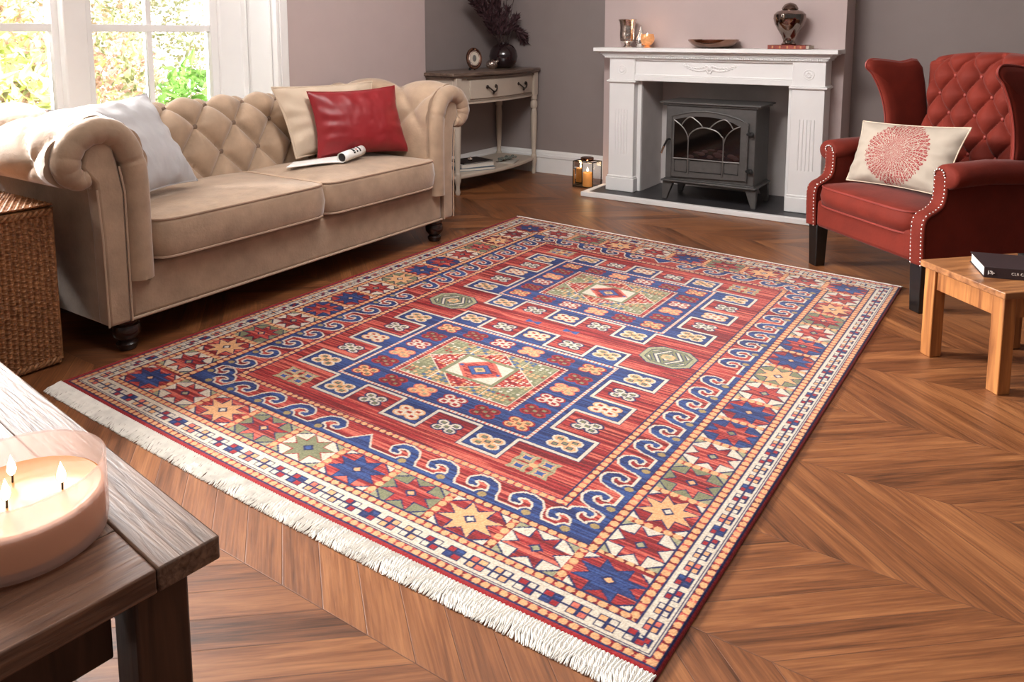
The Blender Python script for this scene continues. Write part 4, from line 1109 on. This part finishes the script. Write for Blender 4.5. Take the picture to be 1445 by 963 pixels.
# ================================================================== THINGS ON THE MANTEL
MZ = 1.0555
t = thing('hurricane_vase', 'tall mottled silver hurricane vase at the left end of the mantel', 'vase', (-2.285, 4.985, MZ))
part('mercury_glass', MB().lathe([(.034, 0), (.036, .004), (.020, .016), (.018, .022), (.034, .032), (.050, .045), (.054, .08), (.052, .14), (.056, .175), (.066, .196), (.063, .196), (.05, .165), (.048, .08), (.02, .04)], (0, 0, 0), 40), M_silver, t)
t = thing('teardrop_ornament', 'polished teardrop ornament beside the glowing tealight on the mantel', 'ornament', (-2.198, 5.02, MZ))
part('teardrop', MB().lathe([(.018, 0), (.034, .01), (.040, .035), (.034, .07), (.02, .105), (.011, .135), (.006, .152), (.001, .157)], (0, 0, 0), 32), M_chrome, t)
t = thing('tealight_holder', 'small amber glass tealight holder glowing on the mantel', 'candle holder', (-2.125, 4.965, MZ))
M_amber = mat('amber_crackle_glass', (226, 170, 120), .2, metal=.3, var=.2, scale=60, emit=(255, 150, 70), es=.22)
part('glass_cup', MB().lathe([(.018, 0), (.03, .004), (.012, .012), (.03, .022), (.046, .042), (.050, .065), (.042, .095), (.039, .095), (.044, .06), (.02, .03)], (0, 0, 0), 32), M_amber, t)
part('flame', flame_mesh((0, -.0, .05), 1.7), M_flame, t)
light('tealight_light', 'POINT', (-2.125, 4.965, MZ+.13), (0, 0, 0), .12, (1, .6, .3), 0).data.shadow_soft_size = .015
t = thing('bowl', 'wide shallow polished bronze bowl in the middle of the mantel', 'bowl', (-1.665, 4.99, MZ))
part('bowl_shell', MB().lathe([(.07, 0), (.10, .006), (.14, .024), (.163, .048), (.166, .058), (.160, .060), (.150, .046), (.125, .026), (.08, .012), (.001, .010)], (0, 0, 0), 48), M_bronze, t)
bb = thing('antique_book', 'worn red leather book under the urn at the right of the mantel', 'book', (-1.165, 4.985, MZ), R_(0))
M_redleather = mat('red_leather', (138, 58, 44), .5, var=.3, scale=40)
part('cover', MB().box(-.125, .105, -.075, .075, 0, .0035).box(-.125, .105, -.075, .075, .0225, .026).box(-.125, .105, -.075, -.071, 0, .026), M_redleather, bb, bevel=.001)
part('pages', MB().box(-.12, .122, -.07, .072, .0035, .0225), mat('foxed_pages', (188, 172, 156), .8, var=.15, scale=80, stretch=(1, 1, 20)), bb, smooth=False)
M_gilt = mat('gilt', (190, 130, 90), .35, metal=.5)
for x in (-.10, -.055, -.01, .035, .07): part('gilt_band', MB().box(x, x+.010, -.0765, -.074, .005, .021), M_gilt, bb, smooth=False)
t = thing('ginger_urn', 'dark mirrored ginger-jar urn standing on the red book', 'urn', (-1.18, 4.985, MZ+.0262))
part('urn_body', MB().lathe([(.042, 0), (.046, .006), (.036, .016), (.034, .03), (.044, .055), (.066, .09), (.088, .13), (.098, .165), (.096, .19), (.078, .208), (.052, .216), (.046, .222)], (0, 0, 0), 48), M_gun, t)
part('lid', MB().lathe([(.048, .221), (.05, .228), (.044, .238), (.036, .250), (.022, .258), (.01, .262), (.002, .264)], (0, 0, 0), 32), M_gun, t)

# ================================================================== WING CHAIR (own local frame: x right, y back)
wc = thing('wing_chair', 'rust red velvet wing armchair with tufted back and studded arms right of the fireplace', 'armchair', (-.503, 3.67, 0), R_(-42.15))
# rail + seat box
part('seat_rail', MB().box(-.345, .285, .0, .66, .205, .34), M_red, wc, bevel=.02, seg=3)
# seat cushion (T-front)
def rcush(x0, x1, y0, y1, z0, z1, crown, e=8):
    cx, cy, hx, hy = (x0+x1)/2, (y0+y1)/2, (x1-x0)/2, (y1-y0)/2; nn = 96
    def ol(k):
        th = 2*PI*k/nn; c, s = math.cos(th), math.sin(th); r = (abs(c)**e+abs(s)**e)**(-1/e); return hx*r*c, hy*r*s
    lay = [(0.02, z0, 0), (.9, z0, 0), (1, z0+.004, 0), (1, (z0+z1)/2, .010), (1, z1-.004, 0)]+[(s, z1+crown*(1-s**3), 0) for s in (.96, .85, .7, .5, .3, .1, .01)]
    vs = []
    for s, z, b in lay:
        for k in range(nn):
            x, y = ol(k); l = math.hypot(x, y); vs.append((cx+x*s+x/l*b, cy+y*s+y/l*b, z))
    fs = [(i*nn+k, i*nn+(k+1) % nn, (i+1)*nn+(k+1) % nn, (i+1)*nn+k) for i in range(len(lay)-1) for k in range(nn)]
    fs += [tuple(range(nn-1, -1, -1)), tuple((len(lay)-1)*nn+k for k in range(nn))]
    return MB().add(vs, fs), [(cx+ol(k)[0], cy+ol(k)[1]) for k in range(nn)]
m, ol = rcush(-.345, .275, -.012, .60, .315, .415, .03)
sc_ = part('seat_cushion', m, M_red, wc, ang=80)
pp = MB()
for z in (.319, .412): pp.tube([(x, y, z) for x, y in ol], .005, 6, closed=True)
part('cushion_piping', pp, M_redpipe, sc_)
# arm fronts: serpentine panels, arms rolled outward
nail = MB().ell((0, 0, 0), (.0046, .0032, .0046), 8, 6).mesh('nailhead'); nail.materials.append(mat('steel_nail', (214, 206, 198), .22, metal=.8))
def chair_arm(sx):
    X = lambda o: -.03+sx*o                       # o measured outward from the chair's centre line
    side = [(0.0, .205), (.0, .38), (.012, .405), (.05, .42), (.085, .445), (.10, .49), (.10, .56), (.12, .575), (.60, .575), (.60, .205)]
    body = part('arm', MB().prism(side, lambda a, b, t: (X(t), a, b), .315, .375), M_red, wc, bevel=.016, seg=3)
    # rolled top
    prof = [(.055*math.cos(k*PI/14)*1.0, .05*math.sin(k*PI/14)) for k in range(28)]
    m = MB(); rows = []
    ys = [.085, .10, .16, .3, .45, .58]; nn = 28
    for y in ys:
        r = .80 if y < .09 else 1
        for k in range(nn):
            th = 2*PI*k/nn; rows.append((X(.368+.066*r*math.cos(th)), y, .572+.052*r*math.sin(th)+(.012*math.sin(clamp((y-.1)/.4, 0, 1)*PI))))
    fs = [(i*nn+k, i*nn+(k+1) % nn, (i+1)*nn+(k+1) % nn, (i+1)*nn+k) for i in range(len(ys)-1) for k in range(nn)]+[tuple(range(nn)), tuple((len(ys)-1)*nn+k for k in range(nn))]
    part('arm_roll', m.add(rows, fs), M_red, body, ang=60)
    # front facing strip following the serpentine: tube pads
    path = smooth_path([(.0, .21), (-.004, .30), (-.004, .375), (.008, .408), (.05, .428), (.082, .452), (.094, .50), (.092, .575)][:] and [(0, a, b) for a, b in [(.0, .21), (-.004, .30), (-.004, .375), (.01, .408), (.05, .428), (.082, .455), (.094, .50), (.094, .57)]], 8)
    v = []; wd = lambda i: .030
    for i, p in enumerate(path):
        for o in (.312, .378): v.append((X(o), p.y, p.z))
    strip_ = MB()
    nrm = []
    rows = []
    for i, p in enumerate(path):
        a, b = path[max(i-1, 0)], path[min(i+1, len(path)-1)]; tt = (b-a).normalized(); nr = Vector((0, -tt.z, tt.y)); nrm.append(nr)
        for k in range(9):
            u = k/8; o = .308+.074*u; h = .010*(1-(2*u-1)**4); rows.append(Vector((X(o), p.y, p.z))+nr*h)
    fs = [(i*9+k, i*9+k+1, (i+1)*9+k+1, (i+1)*9+k) for i in range(len(path)-1) for k in range(8)]
    part('arm_facing', MB().add(rows, fs), M_red, body, ang=80, solid=.006)
    # nails in two rows
    acc = [0]
    for a, b in zip(path, path[1:]): acc.append(acc[-1]+(b-a).length)
    cnt = int(acc[-1]/.0165)
    for side_o in (.318, .371):
        for q in range(cnt+1):
            s = q*acc[-1]/cnt; i = max(j for j in range(len(acc)) if acc[j] <= s+1e-9); i = min(i, len(path)-2)
            p = path[i].lerp(path[i+1], (s-acc[i])/max(1e-6, acc[i+1]-acc[i]))
            o = bpy.data.objects.new('nailhead', nail); COL.objects.link(o); o.parent = body
            q_ = Vector((X(side_o), p.y, p.z))+nrm[i]*.0085; o.location = q_; o.rotation_euler = (math.atan2(nrm[i].z, -nrm[i].y)*-1, 0, 0)
    # scroll disc with small ring at the front of the roll
    m = MB()
    for k in range(7):
        o = bpy.data.objects.new('nailhead', nail); COL.objects.link(o); o.parent = body
        th = PI*k/6; o.location = (X(.345+.026*math.cos(th)), .080, .580+.022*math.sin(th))
    # wing
    wp = [(.585, .60), (.44, .60), (.425, .68), (.415, .76), (.385, .86), (.335, .95), (.300, .985), (.305, 1.015), (.345, 1.025), (.48, 1.01), (.60, .99), (.66, .60)]
    wp3 = smooth_path([(0, a, b) for a, b in wp], 4, closed=True)
    m = MB(); ctr = Vector((0, .52, .82)); n_ = len(wp3)
    rows = []
    for s, off in ((.02, .020), (.5, .022), (.85, .018), (.96, .012), (1.0, 0), (.96, -.012), (.85, -.018), (.5, -.022), (.02, -.020)):
        for p in wp3:
            q = ctr.lerp(p, s); flare = .030*clamp((.6-q.y)/.3, 0, 1)
            rows.append((X(.345+off+flare), q.y, q.z))
    fs = [(i*n_+k, i*n_+(k+1) % n_, (i+1)*n_+(k+1) % n_, (i+1)*n_+k) for i in range(8) for k in range(n_)]+[tuple(range(n_)), tuple(8*n_+k for k in range(n_))]
    w_ = part('wing', m.add(rows, fs), M_red, wc, ang=70)
    edge = [Vector((X(.345+.030*clamp((.6-p.y)/.3, 0, 1)+.006), p.y, p.z)) for p in wp3]
    part('wing_piping', MB().tube(edge, .005, 6, closed=True), M_redpipe, w_)
chair_arm(-1); chair_arm(1)
# tufted back: leaning slab with arched top
m = MB(); nu, nv = 150, 170; BXL, BXR = -.345, .285
def backf(u, v, side):
    x = BXL+(BXR-BXL)*u; top = 1.035+.032*math.sin(PI*u)**.7
    z = .40+(top-.40)*v; y0 = .535+(z-.40)*.13
    e = (1-abs(2*u-1)**7)*(1-abs(2*v-1)**9 if v > .5 else 1)
    e = max(e, 0)**.5
    if side > 0:
        u_, v_ = (x+.03)/.0745, (z-.59)/.0905
        a = abs(math.sin(PI*(u_+v_)/2)); b = abs(math.sin(PI*(u_-v_)/2)); w = min(1, e*1.3)
        h = .25*min(a, b)**.6+.75*(a*b)**.55
        dq = min(math.hypot(u_-i, (v_-j)*1.2) for i in (math.floor(u_), math.floor(u_)+1) for j in (math.floor(v_), math.floor(v_)+1) if (i+j) % 2 == 0)
        h -= .25*math.exp(-(dq/.22)**2)
        return (x, y0+.06-e*.06-w*(h-.35)*.046, z)
    return (x, y0+.07+e*.02, z)
m.grid(lambda u, v: backf(u, v, 1), nu, nv); m.grid(lambda u, v: backf(1-u, v, -1), 12, 12)
m.tube([(BXL+.004, .60, .42), (BXL+.004, .69, 1.0)], .015, 8)
bk_ = part('backrest', m, M_red, wc, ang=75)
btn = MB().ell((0, 0, 0), (.009, .005, .009), 10, 6).mesh('button'); btn.materials.append(M_redpipe)
for r_ in range(0, 5):
    z = .59+r_*.0905
    for c in range(-4, 5):
        if (c+r_) % 2: continue
        x = -.03+c*.0745
        if BXL+.03 < x < BXR-.03 and z < 1.02:
            o = bpy.data.objects.new('button', btn); COL.objects.link(o); o.parent = bk_; o.location = (x, .535+(z-.40)*.13+.012, z)
part('outer_back', MB().box(BXL-.01, BXR+.01, .62, .69, .205, 1.02), M_red, wc, bevel=.02)
def sqleg(x, y, sp):
    v = []
    for z, w, dy in ((0, .027, sp), (.212, .033, 0)):
        for dx, d in ((-1, -1), (1, -1), (1, 1), (-1, 1)): v.append((x+dx*w, y+dy+d*w, z))
    return MB().add(v, [(3, 2, 1, 0), (4, 5, 6, 7)]+[(k, (k+1) % 4, 4+(k+1) % 4, 4+k) for k in range(4)])
for x, y, sp in ((-.365, .035, 0), (.305, .035, 0), (-.34, .62, .04), (.28, .62, .04)):
    part('leg', sqleg(x, y, sp), M_black, wc, bevel=.004)
# printed cushion on the chair
def medallion_mat():
    m, nt, b = newmat('cream_linen_coral_print')
    tc = N(nt, 'ShaderNodeTexCoord'); sp = N(nt, 'ShaderNodeSeparateXYZ'); L(nt, tc.outputs['UV'], sp.inputs[0])
    def M(op, a, bb=None):
        n = N(nt, 'ShaderNodeMath', operation=op)
        for i, v in enumerate((a, bb)):
            if v is None: continue
            if isinstance(v, (int, float)): n.inputs[i].default_value = v
            else: L(nt, v, n.inputs[i])
        return n.outputs[0]
    X = M('SUBTRACT', sp.outputs[0], .52); Y = M('MULTIPLY', M('SUBTRACT', sp.outputs[1], .5), .62)
    r = M('SQRT', M('ADD', M('MULTIPLY', X, X), M('MULTIPLY', Y, Y))); th = M('ARCTAN2', Y, X)
    # radiating coral branches: voronoi cells in log-polar space
    lr = M('MULTIPLY', M('POWER', r, .62), 30.0)
    cv = N(nt, 'ShaderNodeCombineXYZ'); L(nt, M('MULTIPLY', M('COSINE', th), lr), cv.inputs[0]); L(nt, M('MULTIPLY', M('SINE', th), lr), cv.inputs[1])
    vo = N(nt, 'ShaderNodeTexVoronoi', feature='DISTANCE_TO_EDGE'); vo.inputs['Scale'].default_value = 1.25; L(nt, cv.outputs[0], vo.inputs['Vector'])
    cell = M('GREATER_THAN', vo.outputs['Distance'], .06)
    rays = M('GREATER_THAN', M('SINE', M('ADD', M('MULTIPLY', th, 46.0), M('MULTIPLY', r, 30.0))), -.88)
    wob = M('ADD', .305, M('MULTIPLY', M('SINE', M('MULTIPLY', th, 38.0)), .008))
    inside = M('LESS_THAN', r, wob)
    f = M('MULTIPLY', M('MULTIPLY', cell, rays), inside)
    mx = N(nt, 'ShaderNodeMix', data_type='RGBA'); L(nt, f, mx.inputs['Factor']); mx.inputs['A'].default_value = lin((152, 140, 126)); mx.inputs['B'].default_value = lin((122, 36, 36))
    L(nt, mx.outputs['Result'], b.inputs['Base Color']); b.inputs['Roughness'].default_value = .85
    return m
M_print = medallion_mat()
TL, TR, BR, BL = (-.325, .23, .725), (.215, .33, .752), (.225, .20, .462), (-.300, .13, .440)
m, e, _ = pillow_mesh(TL, TR, BR, BL, .075, pinch=.06, wr=.004, seed=6, nrm_hint=(0, -1, .2))
cu = thing('lumbar_cushion', 'cream cushion with round coral-red flower print on the wing chair', 'cushion', (-.503, 3.67, 0), R_(-42.15))
me = m.mesh('pillow_cover'); uvl = me.uv_layers.new(name='UVMap'); n_ = 45
vuv = []
for side in range(2):
    for j in range(n_):
        for i in range(n_): vuv.append((i/44, j/44))
for lp in me.loops: uvl.data[lp.index].uv = vuv[lp.vertex_index]
obj('pillow_cover', me, M_print, cu, world=False); part('seam', MB().tube(e, .0028, 6, closed=True), M_beige_c, cu)

# ================================================================== OAK SIDE TABLE (right) and books
M_oak = wood('honey_oak', (122, 70, 34), (192, 128, 70), 'Z', .8, .42); M_oakx = wood('honey_oak_top', (112, 68, 38), (176, 120, 74), 'X', .8, .42)
ot = thing('side_table', 'small square honey oak table in front of the red wing chair', 'table', (.0335+.0155, 3.027+.0155, 0), R_(45))
q = .183; qx = .205
part('table_top', MB().box(-qx, qx, -q, q, .322, .345), M_oakx, ot, bevel=.003)
for sy in (-1, 1): part('apron', MB().box(-qx+.03, qx-.03, sy*(q-.030)-.008, sy*(q-.030)+.008, .25, .322), M_oak, ot, bevel=.002)
for sx in (-1, 1): part('apron', MB().box(sx*(qx-.030)-.008, sx*(qx-.030)+.008, -q+.03, q-.03, .25, .322), M_oak, ot, bevel=.002)
for sx in (-1, 1):
    for sy in (-1, 1): part('leg', MB().box(sx*(qx-.036)-.024, sx*(qx-.036)+.024, sy*(q-.036)-.024, sy*(q-.036)+.024, 0, .322), M_oak, ot, bevel=.003)
bkc = mat('dark_brown_cloth', (44, 28, 30), .6, bump=.1, bscale=300)
dirx = Vector((.967, .255, 0)); diry = Vector((-.27, .963, 0))
t = thing('hardback_book', 'dark brown hardback book with white spine lettering on the oak table', 'book', (.068, 3.035, .3452), R_(14.8))
w_, d_, h_ = .25, .185, .037
part('cover', MB().box(-w_/2, w_/2, -d_/2, d_/2, 0, .003).box(-w_/2, w_/2, -d_/2, d_/2, h_-.003, h_).box(-w_/2, w_/2, -d_/2, -d_/2+.004, .001, h_-.001), bkc, t, bevel=.0012)
part('pages', MB().box(-w_/2+.004, w_/2-.004, -d_/2+.004, d_/2-.004, .003, h_-.003), mat('white_pages', (224, 218, 208), .8, var=.05, scale=80, stretch=(1, 1, 30)), t, smooth=False)
def text(body, size, loc, rot, m, parent, name):
    c = bpy.data.curves.new(name, 'FONT'); c.body = body; c.size = size; c.extrude = .0003; c.align_x = 'LEFT'; c.align_y = 'CENTER'
    o = bpy.data.objects.new(name, c); COL.objects.link(o); dg = bpy.context.evaluated_depsgraph_get()
    me = bpy.data.meshes.new_from_object(o.evaluated_get(dg)); bpy.data.objects.remove(o); me.materials.append(m)
    o2 = bpy.data.objects.new(name, me); COL.objects.link(o2); o2.parent = parent; o2.location = loc; o2.rotation_euler = rot; return o2
M_wlet = mat('white_lettering', (220, 212, 206), .5)
text('CLR CAJU', .0125, (-.046, -d_/2-.0004, .0185), (PI/2, 0, 0), M_wlet, t, 'spine_title')
mm = MB()
for (x0_, z0_), (x1_, z1_) in (((-.112, .012), (-.112, .024)), ((-.112, .018), (-.106, .014)), ((-.108, .024), (-.098, .014)), ((-.104, .024), (-.099, .019)), ((-.103, .015), (-.094, .017)), ((-.100, .012), (-.104, .018))):
    mm.tube([(x0_, -d_/2-.0004, z0_), (x1_, -d_/2-.0004, z1_)], .0013, 6)
part('publisher_mark', mm, M_wlet, t)
t = book('hardback_book', 'black book lying behind the dark brown book on the oak table', (.155, 3.175, .3452), R_(35), .15, .10, .034, mat('black_cloth', (18, 17, 18), .5))

# ================================================================== COFFEE TABLE (front left) with candle
M_cof = wood('dark_oak_end', (66, 42, 32), (118, 82, 60), 'X', .7, .45, .5); M_cofv = wood('dark_oak_leg', (52, 33, 25), (92, 62, 46), 'Z', .8, .5, .3); M_coft = wood('weathered_oak_top', (76, 55, 43), (136, 108, 90), 'X', 2.2, .45, .55)
cf = thing('coffee_table', 'dark oak coffee table in the near left corner holding a candle', 'table', (-.887, .605, 0), R_(-6.5))
# local: x from the corner towards -X (negative), y negative towards the camera
EB = .10
M_cofy = wood('dark_oak_breadboard', (84, 58, 46), (140, 104, 82), 'Y', 1.6, .45, .8)
part('back_board', MB().box(-1.1, 0, -.088, 0, .415, .45), M_coft, cf, bevel=.003)
part('end_board', MB().box(-.125, -.0005, -.62, -.089, .415, .4498), M_cofy, cf, bevel=.003)
for k in range(5): part('top_plank', MB().box(-1.1, -.126, -.62+k*.1063, -.62+(k+1)*.1063-.0008, .415, .4498), M_coft, cf, bevel=.0015)
part('leg', MB().box(-.095, -.022, -.110, -.037, 0, .415), M_cofv, cf, bevel=.004)
part('leg', MB().box(-.115, -.035, -.56, -.48, 0, .415), M_cofv, cf, bevel=.004)
part('leg', MB().box(-1.06, -.98, -.125, -.045, 0, .415), M_cofv, cf, bevel=.004)
part('leg', MB().box(-1.06, -.98, -.56, -.48, 0, .415), M_cofv, cf, bevel=.004)
part('apron', MB().box(-.10, -.075, -.49, -.12, .30, .415).box(-.98, -.11, -.09, -.065, .30, .415).box(-.98, -.11, -.54, -.515, .30, .415), M_cofv, cf, bevel=.003)
cd = thing('jar_candle', 'large three-wick candle in a frosted blush glass jar on the coffee table', 'candle', (-1.103, .448, .4515))
def frosted():
    m, nt, b = newmat('frosted_blush_glass'); b.inputs['Base Color'].default_value = lin((244, 232, 228)); b.inputs['Roughness'].default_value = .25
    b.inputs['Transmission Weight'].default_value = .0; b.inputs['Specular IOR Level'].default_value = .6
    out = nt.nodes['Material Output']; tr = N(nt, 'ShaderNodeBsdfTransparent'); tr.inputs[0].default_value = lin((255, 246, 242))
    tl = N(nt, 'ShaderNodeBsdfTranslucent'); tl.inputs[0].default_value = lin((250, 232, 226))
    a = N(nt, 'ShaderNodeMixShader'); a.inputs[0].default_value = .45; L(nt, b.outputs[0], a.inputs[1]); L(nt, tl.outputs[0], a.inputs[2])
    c = N(nt, 'ShaderNodeMixShader'); c.inputs[0].default_value = .66; L(nt, a.outputs[0], c.inputs[1]); L(nt, tr.outputs[0], c.inputs[2])
    L(nt, c.outputs[0], out.inputs[0]); return m
R0 = .106
part('glass_jar', MB().lathe([(.001, .004), (R0-.012, .004), (R0-.006, .008), (R0-.0035, .016), (R0-.0035, .104), (R0-.0015, .1065), (R0+.0008, .105), (R0+.0004, .02), (R0-.002, .006), (R0-.010, 0), (.001, 0)], (0, 0, 0), 72, cap=False), frosted(), cd)
M_wax = mat('warm_wax', (216, 160, 92), .35, var=.05, coat=.3, emit=(255, 170, 90), es=.05)
M_wax.node_tree.nodes['Principled BSDF'].inputs['Subsurface Weight'].default_value = .35
M_wax.node_tree.nodes['Principled BSDF'].inputs['Subsurface Radius'].default_value = (.03, .015, .006)
part('wax', MB().lathe([(.001, .018), (R0-.006, .018), (R0-.0045, .022), (R0-.0045, .066), (R0-.008, .068), (R0-.02, .066), (.001, .0655)], (0, 0, 0), 64, cap=False), M_wax, cd)
for (wx, wy) in ((-.028, -.028), (.046, -.012), (.006, -.058)):
    pass
wk = [(.032, .040), (.012, -.022), (-.045, .010)]
for i, (wx, wy) in enumerate(wk):
    part('wick', MB().tube([(wx, wy, .064), (wx+.001, wy, .072), (wx-.001, wy+.001, .080)], .0014, 6), M_black, cd)
    part('flame', flame_mesh((wx, wy, .076), 1.0), M_flame, cd)
    l_ = light('candle_flame_light', 'POINT', (-1.103+wx, .448+wy, .4515+.098), (0, 0, 0), .006, (1, .84, .62), 0); l_.data.shadow_soft_size = .006

# ================================================================== GARDEN beyond the window
def bush(cx, cy, cz, rx, ry, rz, n_, cols, label, seed, flowers=None):
    r = random.Random(seed); o = thing('garden_shrub', label, 'shrub', (cx, cy, -.2), 0, 'shrubs in the garden')
    lf = MB(); fl_ = MB()
    for k in range(n_):
        a = r.uniform(0, 2*PI); z = r.uniform(-1, 1); s = r.uniform(.72, 1.02)*(1+.22*math.sin(3*a+seed)*math.sin(4*z+seed))
        q = math.sqrt(1-z*z); c = Vector((rx*q*math.cos(a)*s, ry*q*math.sin(a)*s, cz+.2+rz*z*s))
        if c.z < .15: continue
        d = Vector((r.uniform(-1, 1), r.uniform(-1, 1), r.uniform(-.4, 1)))
        if flowers and r.random() < flowers[1]:
            for _ in range(5): leafcard(fl_, c+Vector((r.uniform(-.05, .05), r.uniform(-.05, .05), r.uniform(-.05, .05))), (r.uniform(-1, 1), r.uniform(-1, 1), r.uniform(-1, 1)), .06, .05, r)
        else: leafcard(lf, c, d, r.uniform(.07, .16), r.uniform(.03, .07), r)
    m_ = leaf_mat(cols)
    part('foliage', lf, m_, o, smooth=False)
    if flowers and fl_.v: part('blossoms', fl_, mat('blossom', flowers[0], .7, var=.2, scale=20), o, smooth=False)
    part('trunk', MB().tube([(0, 0, 0), (.03, .02, cz*.5), (0, 0, cz)], .03, 8), mat('bark', (120, 100, 84), .9), o)
def leaf_mat(c):
    m, nt, b = newmat('leaf'); b.inputs['Base Color'].default_value = lin(c); b.inputs['Roughness'].default_value = .6
    out = nt.nodes['Material Output']; tl = N(nt, 'ShaderNodeBsdfTranslucent'); tl.inputs[0].default_value = lin(c)
    mx = N(nt, 'ShaderNodeMixShader'); mx.inputs[0].default_value = .45; L(nt, b.outputs[0], mx.inputs[1]); L(nt, tl.outputs[0], mx.inputs[2]); L(nt, mx.outputs[0], out.inputs[0])
    oi = N(nt, 'ShaderNodeTexCoord'); nz = N(nt, 'ShaderNodeTexNoise'); nz.inputs['Scale'].default_value = 5; L(nt, oi.outputs['Object'], nz.inputs['Vector'])
    hs = N(nt, 'ShaderNodeHueSaturation'); hs.inputs['Color'].default_value = lin(c); mr = N(nt, 'ShaderNodeMapRange'); mr.inputs[1].default_value = .3; mr.inputs[2].default_value = .7; mr.inputs[3].default_value = .45; mr.inputs[4].default_value = 1.6
    L(nt, nz.outputs['Fac'], mr.inputs[0]); L(nt, mr.outputs[0], hs.inputs['Value']); L(nt, hs.outputs[0], b.inputs['Base Color']); L(nt, hs.outputs[0], tl.inputs[0])
    return m
bush(-5.6, 2.2, .55, .5, .6, .75, 1500, (214, 222, 150), 'bright green shrub seen low through the left panes of the window', 1)
bush(-6.85, 3.5, .45, .6, .6, .75, 1500, (206, 218, 164), 'green shrub with pink blossoms seen through the middle panes of the window', 2, ((246, 206, 200), .4))
bush(-5.7, 3.85, .35, .35, .35, .55, 700, (140, 186, 100), 'low deep green shrub at the right edge of the window view', 3)
bush(-8.6, 3.9, 1.0, 1.1, 1.3, 1.1, 2200, (232, 234, 196), 'tall pale yellow-green tree farthest left beyond the window', 4, ((236, 210, 190), .15))
bush(-9.8, 7.0, 1.1, 1.2, 1.4, 1.3, 2200, (236, 238, 208), 'tall pale tree farthest right beyond the window', 5, ((244, 232, 210), .3))
bush(-7.3, 2.75, 1.1, .5, .6, .9, 1500, (226, 226, 176), 'mid-height shrub with reddish blooms behind the left panes', 6, ((244, 208, 196), .25))
